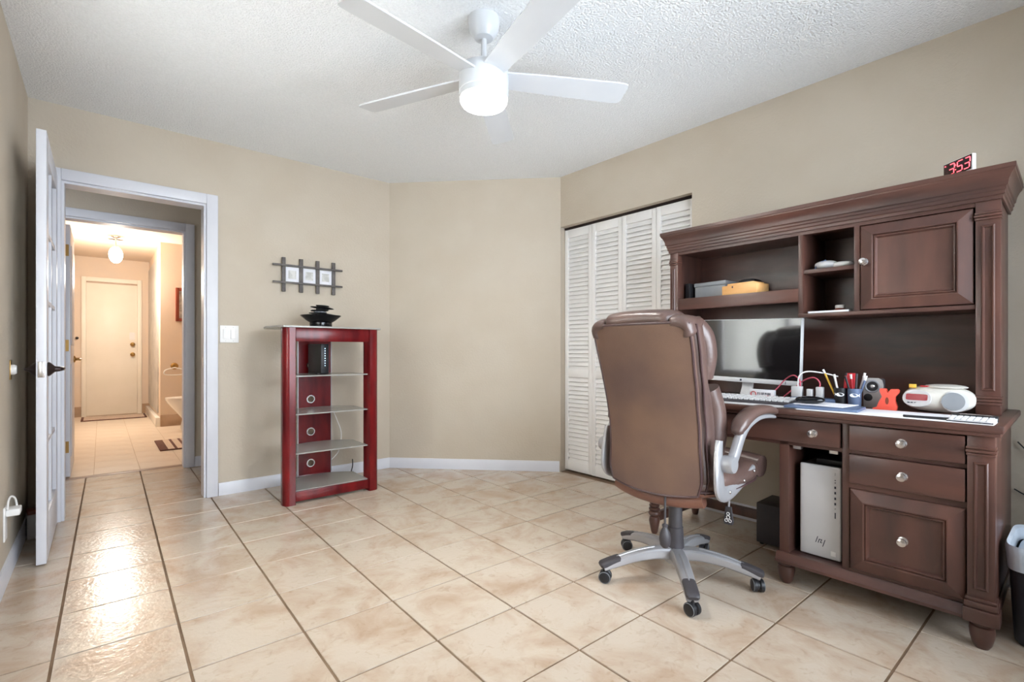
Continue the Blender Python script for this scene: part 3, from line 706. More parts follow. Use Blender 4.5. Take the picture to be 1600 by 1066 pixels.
framed('file_drawer', dk, .285, .622, .146, .460, 0, .050, M['wood'], .456, .300)
def pilaster(parent, y0, y1, z0, z1, x0, caps, lower):
    p = B('pilaster', M['wood'], parent, x0, x0 + .045, y0, y1, z0, z1, r=.002)
    ym0, ym1 = y0 + .016, y1 - .016; a, b = lower, caps - .02
    def rect(i, x): return [Vector((x, ym0 + i, a + i)), Vector((x, ym1 - i, a + i)), Vector((x, ym1 - i, b - i)), Vector((x, ym0 + i, b - i))]
    bm = bmn(); loft(bm, [rect(0, x0 + .003), rect(0, x0 - .004), rect(.003, x0 - .007), rect(.006, x0 - .007), rect(.011, x0 + .001)], cap=False); ob('pilaster_moulding', bm, M['wood'], p, 20)
    bm = bmn()
    for k_, (dz, o_) in enumerate(((0, .006), (.011, .010), (.022, .006))): box(bm, x0 - o_, x0 + .045, y0 - o_ * .4, y1 + o_ * .4, caps + dz, caps + dz + .0095, r=.003)
    ob('capital_band', bm, M['wood'], p); return p
p = pilaster(dk, .212, .281, .094, .718, -.012, .648, .200)
bm = bmn(); box(bm, -.020, .036, .206, .287, .160, .172, r=.004); box(bm, -.026, .036, .203, .289, .138, .1598, r=.006); box(bm, -.030, .036, .200, .291, .090, .1378, r=.004); ob('plinth_block', bm, M['wood'], p)
foot = None
for x_, y_ in ((.012, .246), (.02, .862), (.585, .25), (.585, .862)):
    if foot is None: foot = ob('foot', lathe(bmn(), [(0, .0), (.018, .0), (.026, .014), (.032, .04), (.034, .062), (.032, .074), (.027, .076), (.027, .08), (.033, .083), (.033, .0935), (0, .0935)], seg=20), M['wood'], dk); o = foot
    else: o = inst(foot, 'foot', parent=dk)
    o.location = (x_, y_, 0)
legp = [(0, 0), (.014, 0), (.019, .012), (.026, .05), (.030, .072), (.026, .09), (.018, .096), (.029, .103), (.033, .112), (.029, .121), (.022, .125), (.030, .131), (.030, .139), (.021, .144), (.028, .151), (.028, .158), (.020, .163), (.027, .169), (.027, .176), (.021, .182), (.022, .20), (.027, .30), (.030, .42), (.026, .50), (.03, .515), (.03, .53), (.022, .54), (.03, .56), (.03, .60), (0, .60)]
leg0 = None
for x_, y_ in ((.085, 1.558), (.55, 1.572)):
    if leg0 is None: leg0 = ob('turned_leg', lathe(bmn(), legp, seg=20), M['wood'], dk); o = leg0
    else: o = inst(leg0, 'turned_leg', parent=dk)
    o.location = (x_, y_, 0)
B('leg_block', M['wood'], dk, .0, .62, 1.53, 1.61, .60, .718, r=.003)
B('stretcher', M['wood'], dk, .10, .54, 1.552, 1.578, .058, .108, r=.003)
B('stretcher', M['wood'], dk, .56, .585, .90, 1.56, .056, .108, r=.003)
for y_ in (.665, .80): B('hinge_plate', M['chrome'], dk, .006, .03, y_, y_ + .03, .585, .598)

# ------------------------------------------------------------------ hutch on the desk
hu = thing('hutch', 'dark mahogany hutch with crown moulding standing on the desk', 'hutch', D0, DR)
HF = .31; HT = 1.585
B('side_panel', M['wood'], hu, HF + .02, .65, .226, .246, TZ, HT, r=.001); B('side_panel', M['wood'], hu, HF + .02, .65, 1.576, 1.596, TZ, HT, r=.001)
B('back_panel', M['woodh'], hu, .635, .65, .246, 1.583, TZ, HT)
B('top_panel', M['wood'], hu, HF - .0, .65, .224, 1.596, HT - .012, HT)
B('frieze', M['woodh'], hu, HF + .004, HF + .03, .292, 1.548, 1.556, HT - .012)
pilaster(hu, .222, .292, TZ, HT - .012, HF, 1.500, .850)
pilaster(hu, 1.548, 1.598, TZ, HT - .012, HF, 1.500, .850)
for a_, b_ in ((.219, .295), (1.545, 1.601)):
    bm = bmn()
    for k_ in range(3): box(bm, HF - .010 + .002 * k_, HF + .045, a_, b_, .795 + .012 * k_, .8055 + .012 * k_, r=.003)
    ob('base_band', bm, M['wood'], hu)
B('bay_shelf', M['woodh'], hu, HF + .02, .635, .915, 1.583, 1.283, 1.300)
B('shelf_rail', M['woodh'], hu, HF + .004, HF + .0235, .915, 1.548, 1.238, 1.302, r=.002)
B('cabinet_bottom', M['woodh'], hu, HF + .004, .635, .292, .915, 1.162, 1.180, r=.002)
B('divider', M['wood'], hu, HF + .005, .635, .895, .915, 1.180, HT - .012, r=.001)
B('divider', M['wood'], hu, HF + .005, .635, .667, .688, 1.180, HT - .012, r=.001)
B('small_shelf', M['woodh'], hu, HF + .012, .635, .688, .895, 1.370, 1.388, r=.001)
framed('cabinet_door', hu, .298, .664, 1.184, 1.552, HF + .006, .048, M['wood'], .648, 1.392)
CP = [(o_ * .66, z_) for o_, z_ in [(0, 1.572), (.008, 1.572), (.010, 1.585), (.017, 1.588), (.017, 1.600), (.023, 1.604), (.023, 1.614), (.030, 1.618), (.034, 1.636), (.046, 1.656), (.058, 1.666), (.060, 1.672), (.064, 1.674), (.064, 1.690), (0, 1.690)]]
ob('crown_moulding', cornice(bmn(), [(.65, 1.598), (HF, 1.598), (HF, .222), (.65, .222)], CP), M['woodh'], hu, 25)
B('crown_top', M['wood'], hu, HF, .65, .222, 1.598, 1.676, 1.689)

# ------------------------------------------------------------------ on the hutch
ck = thing('digital_clock', 'digital clock with red 3:53 numerals on top of the hutch', 'clock', (2.606, .352, 1.690), R(-40))
B('body', M['whitep'], ck, 0, .016, -.063, .063, .0, .074, r=.004)
B('clock_face', M['clockface'], ck, -.002, .002, -.060, .061, .014, .071, r=.001)
dg = bmn()
SEG = {'3': 'abcdg', '5': 'afgcd'}
def digit(ch, yc):
    hw_, hh, t_ = .0115, .020, .0030; zc = .0425
    S = {'a': (0, hh, 1), 'g': (0, 0, 1), 'd': (0, -hh, 1), 'f': (hw_, hh / 2, 0), 'b': (-hw_, hh / 2, 0), 'e': (hw_, -hh / 2, 0), 'c': (-hw_, -hh / 2, 0)}
    for q in SEG[ch]:
        u, v, hor = S[q]; sl = -v * .15
        if hor: box(dg, -.0036, -.002, yc + u + sl - hw_ * .8, yc + u + sl + hw_ * .8, zc + v - t_ / 2, zc + v + t_ / 2)
        else: box(dg, -.0036, -.002, yc + u + sl - t_ / 2, yc + u + sl + t_ / 2, zc + v - hh * .42, zc + v + hh * .42)
digit('3', .024); digit('5', -.012); digit('3', -.043)
for z in (.034, .052): box(dg, -.0036, -.002, .0045, .0078, z - .0017, z + .0017)
box(dg, -.0036, -.002, .050, .054, .060, .064)
ob('numerals', dg, M['ledred'], ck, 0)

g = thing('grey_storage_box', 'grey lidded storage box on the long hutch shelf', 'box', W(.52, 1.42, 1.300), R(-4))
B('body', M['grey'], g, -.09, .09, -.105, .085, 0, .075, r=.003); B('lid', M['grey'], g, -.094, .094, -.109, .089, .0752, .098, r=.004)
o = tag(ob('black_case', box(bmn(), -.06, .05, -.05, .05, 0, .105, r=.02), M['black']), 'black rounded case behind the pale wooden box', 'case'); o.location = W(.565, 1.245, 1.300)
o = tag(ob('black_book', box(bmn(), -.085, .08, -.014, .014, 0, .10, r=.002), M['black']), 'thin black book standing beside the grey storage box', 'book'); o.location = W(.50, 1.545, 1.300)
g = thing('wooden_box', 'pale wooden box with a small dark notch on the hutch shelf', 'box', W(.40, 1.205, 1.300), R(-8))
B('body', M['orange'], g, -.055, .055, -.10, .10, 0, .055, r=.002); B('lid', M['orange'], g, -.045, .055, -.075, .075, .0552, .066, r=.002)
B('notch', M['ink'], g, -.0565, -.05, .034, .04, .040, .050)
g = thing('goggles', 'clear white goggles on the small cubby shelf', 'goggles', W(.40, .79, 1.388))
bm = bmn(); ellipsoid(bm, (0, .03, .022), .05, .048, .0218, e=2.4, ez=2.4); ob('lens', bm, M['lgrey'], g)
bm = bmn(); ellipsoid(bm, (0, -.035, .016), .04, .045, .0158, e=2.4, ez=2.4); ob('cup', bm, M['whitep'], g)
bm = bmn(); tube(bm, path([(-.035, .07, .004), (-.04, .05, .03), (-.035, .02, .042)], 6), .003, 6); ob('strap', bm, M['blue'], g)
g = thing('small_jar', 'small brown jar with a white cap in the hutch cubby', 'jar', W(.44, .775, 1.181))
ob('glass_body', lathe(bmn(), [(0, 0), (.022, 0), (.024, .004), (.024, .018), (.018, .024), (0, .024)], seg=18), M['framewood'], g)
ob('cap', lathe(bmn(), [(0, .024), (.021, .024), (.021, .036), (.019, .039), (0, .039)], seg=18), M['whitep'], g)
g = bmn(); prism(g, [(-.018, .085), (-.012, .09), (.03, .06), (.03, -.08), (-.018, -.08)], 'z', 0, .009)
o = tag(ob('folded_papers', g, M['paper']), 'folded white papers lying in the hutch cubby', 'paper'); o.location = W(.345, .79, 1.1802)

# ------------------------------------------------------------------ on the desk
def wt(name, label, cat, lx, ly, z=TZ, rz=0, group=None): return thing(name, label, cat, W(lx, ly, z), DR + R(rz), group)
mo = wt('monitor', 'wide flat monitor with silver chin under the hutch shelf', 'monitor', .37, 1.185)
roll = Matrix.Rotation(R(1.6), 4, 'X'); mh = []
def mbox(nm, m_, par, *a, r=0):
    bm = bmn(); box(bm, *a, r=r); bmesh.ops.transform(bm, matrix=Matrix.Translation((0, 0, .24)) @ roll @ Matrix.Translation((0, 0, -.24)), verts=bm.verts); return ob(nm, bm, m_, par)
hs = mbox('housing', M['lgrey'], mo, -.012, .022, -.268, .268, .078, .412, r=.004)
mbox('screen', M['screen'], hs, -.0145, -.011, -.264, .264, .102, .409)
mbox('chin', M['lgrey'], hs, -.018, -.008, -.268, .268, .078, .101, r=.002)
mbox('logo', M['ink'], hs, -.0186, -.0178, .012, .022, .085, .095); mbox('button_mark', M['ink'], hs, -.0186, -.0178, -.205, -.202, .083, .097)
bm = bmn(); bar(bm, [(.03, 0, .20), (.03, 0, .12), (.015, 0, .05), (-.012, 0, .006)], .06, .014); ob('stand_neck', bm, M['lgrey'], mo)
B('stand_foot', M['silver'], mo, -.07, .13, -.11, .11, 0, .010, r=.004)
# paper pads
o = tag(ob('white_desk_pad', box(bmn(), -.105, .115, -.245, .245, 0, .004, r=.001), M['paper']), 'large white paper pad along the desk front below the radio', 'paper pad'); o.location = W(.055, .555, TZ); o.rotation_euler = (0, 0, DR)
o = tag(ob('keyboard_mat', box(bmn(), -.115, .10, -.30, .27, 0, .003, r=.001), M['lgrey']), 'pale desk mat under the keyboard', 'desk mat'); o.location = W(.085, 1.105, TZ); o.rotation_euler = (0, 0, DR)
kb = wt('keyboard', 'slim black keyboard with pale grey keys below the monitor', 'keyboard', .10, 1.075, TZ + .003, 3)
bm = bmn(); prism(bm, [(-.068, 0), (.068, 0), (.068, .022), (-.06, .012), (-.068, .009)], 'y', -.215, .215); ob('body', bm, M['dgrey'], kb)
kc = None
for r_ in range(5):
    for c_ in range(17):
        if kc is None: kc = ob('key', box(bmn(), -.009, .009, -.0098, .0098, 0, .008, r=.002, seg=1), M['lgrey'], kb); o = kc
        else: o = inst(kc, 'key', parent=kb)
        x_ = -.046 + .0235 * r_; o.location = (x_, -.196 + .0245 * c_, .0125 + .0085 * (x_ + .046) / .1)
o = tag(ob('blue_folder', box(bmn(), -.07, .09, -.135, .125, 0, .010, r=.002), M['blue']), 'blue grey folder under the mouse beside the keyboard', 'folder'); o.location = W(.035, .70 + .03, TZ + .0045); o.rotation_euler = (0, 0, DR + R(4))
o = tag(ob('loose_sheet', box(bmn(), -.06, .10, -.11, .08, 0, .002), M['paper']), 'loose white sheet on the blue folder under the mouse', 'paper'); o.location = W(.085, .755, TZ + .0148); o.rotation_euler = (0, 0, DR + R(-6))
ms = wt('mouse', 'black computer mouse on loose paper', 'mouse', .085, .79, TZ + .017, 20)
bm = bmn(); ellipsoid(bm, (0, 0, .016), .032, .056, .0158, e=2.6, ez=2.2)
ob('body', bm, M['blackgloss'], ms); ob('scroll_wheel', lathe(bmn(), [(0, -.004), (.008, -.004), (.008, .004), (0, .004)], (0, -.028, .0245), 'x', 12), M['grey'], ms)
# small card box under monitor
cdx = wt('card_box', 'white card box with a red circle and blue lettering under the monitor', 'box', .275, 1.07, TZ, -6)
B('body', M['paper'], cdx, 0, .02, -.062, .062, 0, .05, r=.001)
bm = bmn(); tube(bm, [(-.0006, .04 + .013 * math.cos(2 * PI * k / 16), .026 + .013 * math.sin(2 * PI * k / 16)) for k in range(17)], .002, 6); ob('red_ring', bm, M['red'], cdx)
bm = bmn(); 
for k, ch in enumerate('KINTECH'):
    y_ = .018 - k * .0095; zz = .030
    box(bm, -.0008, 0, y_ - .0010, y_ + .0010, zz - .006, zz + .006)
    if ch in 'NHC': box(bm, -.0008, 0, y_ - .0062, y_ - .0042, zz - .006, zz + .006)
    if ch in 'KTE': box(bm, -.0008, 0, y_ - .005, y_, zz + .003, zz + .005)
    if ch in 'KEH': box(bm, -.0008, 0, y_ - .005, y_, zz - .001, zz + .001)
for k in range(3): box(bm, -.0008, 0, -.02 - .016 * k, -.008 - .016 * k, .012, .016)
ob('lettering', bm, M['ink'], cdx, 0)
o = tag(ob('dark_gadget', box(bmn(), -.03, .03, -.04, .05, 0, .05, r=.012), M['black']), 'small dark gadget left of the monitor stand', 'gadget'); o.location = W(.33, 1.36, TZ)
# power strip with adapters and cables
ps = wt('power_strip', 'blue grey power strip with white adapters plugged in', 'power strip', .255, .848)
B('body', M['blue'], ps, -.03, .03, -.115, .075, 0, .028, r=.006)
for y_, h_, w_ in ((.05, .062, .022), (-.005, .05, .012), (-.045, .064, .014)): B('adapter', M['lgrey'], ps, -.018, .012, y_ - w_, y_ + w_, .0285, .028 + h_ * .8, r=.003)
for nm, pts, m_, lb in (
    ('red_cable', [(.255, .89, .815), (.25, .885, .86), (.27, .92, .885), (.30, .97, .86), (.29, 1.02, .80), (.27, 1.10, TZ + .008)], 'pink', 'pinkish red cable looping behind the monitor corner'),
    ('white_cable', [(.255, .895, .81), (.25, .89, .88), (.26, .86, .905), (.28, .80, .90), (.30, .745, .885)], 'whitep', 'white cable arching from the adapters to the pen cup'),
    ('pink_cable', [(.25, .808, .82), (.25, .803, .855), (.26, .83, .878), (.28, .88, .862), (.30, .93, .82), (.30, .99, TZ + .005)], 'pink', 'pink cable looping over the power strip'),
    ('coiled_cable', [(.31, .98, TZ + .005), (.27, 1.0, .775), (.25, 1.05, .778), (.26, 1.10, TZ + .006), (.29, 1.05, TZ + .004)], 'red', 'red cable coiled on the desk beneath the monitor')):
    cb = bmn(); tube(cb, path([W(*p_) for p_ in pts], 8), .0032, 6); tag(ob(nm, cb, M[m_]), lb, 'cable')
# pen cups
def pen_cup(lx, ly, mt_, lb, flip):
    c = wt('pen_cup', lb, 'pen cup', lx, ly)
    ob('cup', lathe(bmn(), [(0, 0), (.0225, 0), (.024, .004), (.0255, .080), (.024, .080), (.0215, .006), (0, .006)], seg=24), mt_, c)
    bm = bmn(); a0 = PI + .16
    def on(u, v, rr=.0264):
        a = a0 + u / .0255; return Vector((rr * math.cos(a), rr * math.sin(a), v))
    pts = [on(.016 * math.cos(2 * PI * k / 20), .052 + .008 * math.sin(2 * PI * k / 20)) for k in range(20)]
    bm.faces.new([bm.verts.new(p_) for p_ in pts])
    sg = 1 if flip else -1
    bm.faces.new([bm.verts.new(p_) for p_ in (on(sg * .014, .052), on(sg * .023, .060), on(sg * .021, .052), on(sg * .023, .044))])
    ob('fish_label', bm, M['paper'], c); return c
pen_cup(.245, .720, M['black'], 'black pen cup with a white fish label', False)
pen_cup(.24, .667, M['blue'], 'blue pen cup with a white fish label', True)
pens = [(.245, .73, 8, 14, 'black', 'black pen'), (.235, .718, -4, 10, 'whitep', 'white pen'), (.255, .712, 2, -6, 'black', 'black marker'), (.24, .735, 14, 26, 'yellow', 'yellow pencil leaning left'), (.25, .705, -8, -8, 'red', 'red pen'),
        (.235, .665, 6, 6, 'red', 'red marker'), (.23, .65, -5, -4, 'dgrey', 'dark grey pen'), (.245, .645, 5, -12, 'lgrey', 'light grey pen'), (.225, .66, -8, 12, 'black', 'black ballpoint'), (.24, .64, 0, -16, 'blue', 'blue pen')]
for k, (lx, ly, ax, ay, m_, lb) in enumerate(pens):
    cupn = 'black' if k < 5 else 'blue'
    p_ = thing('pen', lb + ' standing in the ' + cupn + ' pen cup', 'pen', W(.245 + (lx - .245) * .4 if k < 5 else .24 + (lx - .235) * .4, (.720 if k < 5 else .667) + (ly - (.722 if k < 5 else .655)) * .4, TZ + .009))
    p_.rotation_euler = (R(-ay), R(ax), 0)
    L_ = .170 if m_ == 'yellow' else .128 + .005 * (k % 4)
    ob('barrel', lathe(bmn(), [(0, 0), (.002, 0), (.0042, .01), (.0042, L_ - .02), (0, L_ - .02)], seg=10), M[m_], p_)
    ob('cap', lathe(bmn(), [(0, L_ - .02), (.0046, L_ - .02), (.0046, L_), (0, L_)], seg=10), M['whitep'] if k % 2 else M[m_], p_)
o = tag(ob('red_stapler', box(bmn(), -.012, .012, -.020, .020, 0, .145, r=.006), M['red']), 'red stapler end standing behind the pens', 'stapler'); o.location = W(.295, .695, TZ)
# speaker
sp = wt('desk_speaker', 'small silver grey speaker beside the pen cups', 'speaker', .29, .612, TZ, 4)
bm = bmn(); prism(bm, [(-.032, 0), (.032, 0), (.035, .03), (.035, .10), (.030, .118), (.018, .126), (-.018, .126), (-.030, .118), (-.035, .10), (-.035, .03)], 'x', 0, .012); ob('front', bm, M['speaker'], sp)
B('cabinet', M['dgrey'], sp, .012, .09, -.031, .031, .0, .122, r=.008)
ob('cone_ring', lathe(bmn(), [(.028, 0), (.028, -.004), (.024, -.005), (.018, .0), (.018, .002)], (0, .003, .09), 'x', 28), M['grey'], sp)
ob('cone', lathe(bmn(), [(0, -.001), (.009, .0), (.021, -.0005), (.0215, .003), (0, .003)], (-.0015, .003, .09), 'x', 24), M['black'], sp)
ob('cone_cap', lathe(bmn(), [(0, -.006), (.005, -.005), (.009, -.001), (0, -.001)], (-.001, .003, .09), 'x', 18), M['chrome'], sp)
ob('tweeter', lathe(bmn(), [(0, -.002), (.012, -.0015), (.016, 0), (0, 0)], (0, .018, .042), 'x', 18), M['black'], sp)
# coral holder
co = wt('coral_holder', 'coral red plastic holder shaped like an X between speaker and radio', 'holder', .215, .548, TZ, 4)
raw = [(1250, 385), (1318, 385), (1342, 446), (1375, 390), (1450, 385), (1470, 405), (1466, 440), (1425, 500), (1425, 560), (1448, 640), (1440, 690), (1165, 690), (1165, 672), (1212, 655), (1240, 570), (1275, 500), (1250, 430)]
k_ = .000285; outl = [(-(u - 1335) * k_, (690 - v) * k_) for u, v in raw]
ob('body', prism(bmn(), outl, 'x', 0, .035), M['coral'], co)
ob('slot', prism(bmn(), [(-(u) * .0058, .038 + v * .015) for u, v in ((math.cos(2 * PI * k / 16), math.sin(2 * PI * k / 16)) for k in range(16))], 'x', -.0008, .0), M['framewood'], co)
# radio
ra = wt('cd_radio', 'white oval clock radio with red display on the desk', 'radio', .30, .398, TZ, -2)
bm = bmn(); ellipsoid(bm, (.0, 0, .052), .086, .110, .052, e=2.5, seg=40, rings=18, ez=2.5); bd = ob('body', bm, M['offwhite'], ra)
tilt = Matrix.Rotation(R(12), 3, 'Y')
def disc(nm, m_, yc, zc, ry, rz, x, par, th_=.006, e=2.2, yaw=0):
    bm = bmn(); prism(bm, sell(0, 0, ry, rz, e, 32), 'x', -th_, th_)
    bmesh.ops.rotate(bm, verts=bm.verts, cent=(0, 0, 0), matrix=Matrix.Rotation(R(yaw), 3, 'Z') @ tilt); bmesh.ops.translate(bm, verts=bm.verts, vec=(x, yc, zc)); return ob(nm, bm, m_, par)
disc('display_bezel', M['lgrey'], .052, .055, .046, .034, -.080, ra, yaw=-8)
disc('display', M['dispred'], .052, .060, .035, .0125, -.086, ra, .0015, 8, yaw=-8)
bm = bmn(); [box(bm, -.0895, -.086, .074 - .011 * q, .081 - .011 * q, .036, .040) for q in range(5)]; ob('buttons', bm, M['ink'], ra)
disc('speaker_grille', M['grey'], -.056, .05, .034, .034, -.079, ra, .006, 2, yaw=10)
disc('speaker_ring', M['lgrey'], -.060, .05, .042, .040, -.074, ra, .004, 2, yaw=10)
ob('cd_lid', lathe(bmn(), [(0, .0985), (.066, .0985), (.068, .101), (.060, .1055), (.035, .1095), (0, .111)], (.004, -.02, 0), seg=32), M['offwhite'], ra)
B('snooze_tab', M['red'], ra, -.045, -.03, .0, .05, .100, .1045, r=.001); B('note_tag', M['yellow'], ra, -.05, -.036, .062, .084, .094, .109, r=.001)
# calculator
ca = wt('calculator', 'white calculator with black top strip at the desk corner', 'calculator', .010, .268, TZ, -1)
bm = bmn(); prism(bm, [(-.06, 0), (.06, 0), (.06, .016), (-.06, .008)], 'y', -.056, .06); ob('body', bm, M['whitep'], ca)
B('header', M['black'], ca, .034, .061, -.057, .061, .0, .021, r=.002); B('header_trim', M['chrome'], ca, .040, .048, -.045, .04, .021, .023)
kk = None
for r_ in range(3):
    for c_ in range(7):
        if kk is None: kk = ob('key', box(bmn(), -.010, .010, -.0062, .0062, 0, .004, r=.001, seg=1), M['paper'], ca); o = kk
        else: o = inst(kk, 'key', parent=ca)
        x_ = -.040 + .027 * r_; o.location = (x_, -.045 + .0158 * c_, .0082 + .008 * (x_ + .06) / .12 + .0004)
B('front_strip', M['ink'], ca, -.062, -.060, -.056, .06, .004, .0075)
o = ob('pen', lathe(bmn(), [(0, 0), (.002, 0), (.0045, .012), (.0045, .13), (0, .132)], axis='y', seg=10), M['black']); tag(o, 'black pen lying on the white desk pad', 'pen'); o.location = W(-.03, .318, TZ + .0087); o.rotation_euler = (0, 0, DR + R(4))

# ------------------------------------------------------------------ computer tower, subwoofer, bin
ct = wt('computer_tower', 'light grey computer tower in the open desk compartment', 'computer', .055, .742, .134, 0)
B('case', M['dgrey'], ct, .012, .36, -.073, .073, .0, .385, r=.004)
bm = bmn(); box(bm, -.006, .012, -.076, .076, .004, .388, r=.006, seg=3); fr_ = ob('front_panel', bm, M['lgrey'], ct)
for z, h_, w_ in ((.335, .004, .004), (.325, .004, .004), (.305, .010, .006), (.283, .010, .006), (.260, .010, .006), (.238, .010, .006), (.218, .003, .003), (.190, .024, .004), (.360, .012, .001)):
    B('port', M['ink'], fr_, -.0068, -.0055, -.056 - w_ / 2, -.056 + w_ / 2, z - h_ / 2, z + h_ / 2)
bm = bmn()
for y_, z0, z1 in ((.014, .062, .088), (.005, .062, .078), (-.004, .064, .080), (-.012, .050, .080)):
    prism(bm, [(y_, z0), (y_ + .0028, z0), (y_ + .0028 - (z1 - z0) * .3, z1), (y_ - (z1 - z0) * .3, z1)], 'x', -.0068, -.0055)
prism(bm, [(.0035, .079), (-.004, .079), (-.004, .076), (.0035, .076)], 'x', -.0068, -.0055); prism(bm, [(-.0006, .066), (-.0088, .066), (-.0088, .0635), (-.0006, .0635)], 'x', -.0068, -.0055)
ob('logo', bm, M['ink'], fr_, 0)
B('sticker', M['whitep'], fr_, -.0066, -.0055, -.058, -.040, .020, .040, r=.0003)
o = tag(ob('external_drive', box(bmn(), -.06, .06, -.055, .055, 0, .022, r=.004), M['black']), 'black external drive lying on the computer tower', 'drive'); o.location = W(.155, .715, .134 + .3855); o.rotation_euler = (0, 0, DR)
sb = wt('subwoofer', 'dark grey subwoofer box on the floor under the desk', 'speaker', .36, 1.03, 0, 0)
B('cabinet', M['dgrey'], sb, 0, .20, -.10, .10, .010, .215, r=.005)
for x_ in (.02, .18):
    for y_ in (-.08, .08): ob('foot', lathe(bmn(), [(0, 0), (.009, 0), (.011, .010), (0, .010)], (x_, y_, 0), seg=12), M['black'], sb)
bi = thing('waste_bin', 'black waste bin with pale liner beside the desk', 'bin', (2.535, .072, 0))
def rr(z, ax, ay, e=6): return [Vector((x, y, z)) for x, y in sell(0, 0, ax, ay, e, 40)]
bm = bmn(); loft(bm, [rr(0, .150, .105), rr(.01, .157, .112), rr(.26, .168, .124), rr(.326, .172, .128), rr(.326, .166, .122), rr(.26, .162, .118), rr(.03, .138, .095)]); ob('body', bm, M['bin'], bi)
bm = bmn(); loft(bm, [rr(.254, .1685, .1245), rr(.255, .172, .128), rr(.30, .175, .131), rr(.326, .177, .133), rr(.338, .173, .129), rr(.330, .164, .120), rr(.29, .160, .115), rr(.289, .159, .114)], cap=False); ob('liner', bm, M['bag'], bi)
bm = bmn(); ellipsoid(bm, (.0, 0, .292), .155, .107, .03, e=4, seg=32); ob('liner_fill', bm, M['bag'], bi)
cb = bmn(); tube(cb, path([(2.945, .21, .62), (2.93, .15, .56), (2.92, .10, .60), (2.91, .02, .66), (2.93, -.1, .64)], 8), .0028, 6); tag(ob('black_cable', cb, M['black']), 'black cord hanging on the wall beyond the desk end', 'cable')
cb = bmn(); tube(cb, path([(2.945, .22, .42), (2.93, .16, .40), (2.92, .06, .44), (2.93, -.06, .52)], 8), .0028, 6); tag(ob('black_cable', cb, M['black']), 'lower black cord on the wall above the bin', 'cable')
# ------------------------------------------------------------------ office chair (local +X = forward)
ch = thing('office_chair', 'brown leather high-back office chair with silver arms on casters', 'office chair', (1.955, 1.20, 0), R(2))
# star base
hub = ob('hub', lathe(bmn(), [(0, .065), (.04, .065), (.05, .075), (.052, .12), (.042, .132), (0, .132)], seg=28), M['silver'], ch)
for k in range(5):
    a = R(77 + 72.6 * k) - R(2); ca_, sa_ = math.cos(a), math.sin(a)
    side = Vector((-sa_, ca_, 0))
    P = lambda r_, z_: Vector((r_ * ca_, r_ * sa_, z_))
    pts = path([P(.02, .106), P(.10, .114), P(.20, .104), P(.29, .082), P(.338, .068)], 5)
    nP = len(pts)
    bm = bmn(); bar(bm, pts, [.066 - .018 * i / nP for i in range(nP)], [.056 - .026 * i / nP for i in range(nP)], side, 14, 3.5); lg = ob('base_leg', bm, M['silver'], ch)
    bm = bmn(); tube(bm, [p_ + Vector((0, 0, .025 - .011 * i / nP)) for i, p_ in enumerate(pts)][5:15], .006, 8); ob('leg_rib', bm, M['silver'], lg)
    q = path([P(.262, .099), P(.30, .090), P(.350, .074)], 5); bm = bmn(); bar(bm, q, [.048, .053, .053, .053, .053, .053, .053, .053, .053, .05, .036], [.026] * 9 + [.024, .014], side, 14, 3.5)
    ob('foot_pad', bm, M['dgrey'], lg)
    # twin wheel caster
    yaw = a + R([60, -30, 40, 110, 15][k]); cs = ob('caster', lathe(bmn(), [(0, .03), (.010, .03), (.010, .066), (0, .066)], (.327 * ca_, .327 * sa_, 0), seg=12), M['black'], ch)
    ax = Vector((-math.sin(yaw), math.cos(yaw), 0)); base_ = Vector((.327 * ca_, .327 * sa_, .0265)); rot = Vector((0, 0, 1)).rotation_difference(ax).to_matrix()
    for s in (-1, 1):
        bm = bmn(); lathe(bm, [(0, .004), (.022, .004), (.0262, .007), (.0265, .018), (.0262, .0195), (.0225, .022), (.012, .024), (0, .0245)], (0, 0, 0), 'z', 24)
        for v in bm.verts: v.co = base_ + rot @ Vector((v.co.x, v.co.y, s * v.co.z))
        wh = ob('wheel', bm, M['black'], cs)
        bm = bmn(); tube(bm, [base_ + rot @ Vector((.0235 * math.cos(2 * PI * i / 24), .0235 * math.sin(2 * PI * i / 24), s * .0208)) for i in range(25)], .0013, 6); ob('wheel_rim', bm, M['grey'], cs)
    bm = bmn(); tube(bm, [base_ + ax * -.005, base_ + ax * .005], .02, 14); ob('axle', bm, M['black'], cs)
ob('gas_lift', lathe(bmn(), [(0, .125), (.037, .125), (.034, .20), (.033, .215), (.033, .222), (.030, .223), (.0295, .25), (.0295, .258), (.029, .260), (.029, .40), (0, .40)], seg=28), M['dgrey'], ch)
B('tilt_mechanism', M['dgrey'], ch, -.12, .12, -.09, .09, .385, .43, r=.012)
# seat
bm = bmn(); rings = []
for z, k_ in ((.418, .90), (.424, .97), (.438, 1.0)): rings.append([Vector((x, y, z)) for x, y in sell(.045, 0, .245 * k_, .255 * k_, 3.6, 40)])
loft(bm, rings); ob('seat_pan', bm, M['chairwood'], ch)
bm = bmn(); rings = []
for z, k_, ex in ((.438, .96, 0), (.446, 1.01, .004), (.468, 1.04, .012), (.492, 1.03, .014), (.512, .98, .008), (.522, .88, 0), (.527, .6, 0), (.528, .25, 0)):
    rings.append([Vector((x + ex, y, z + (.012 * math.cos(6 * math.atan2(y, x - .05)) * (1 if .45 < z < .515 else 0)) * .35)) for x, y in sell(.065, 0, .27 * k_, .265 * k_, 3.2, 64)])
loft(bm, rings); ob('seat_cushion', bm, M['leather'], ch, 60)
bm = bmn(); bar(bm, path([(.315, -.245, .482), (.333, -.12, .490), (.338, 0, .492), (.333, .12, .490), (.315, .245, .482)], 6), .085, .098, Vector((1, 0, 0)), 16, 2.4); ob('front_roll', bm, M['leather'], ch, 60)
bm = bmn()
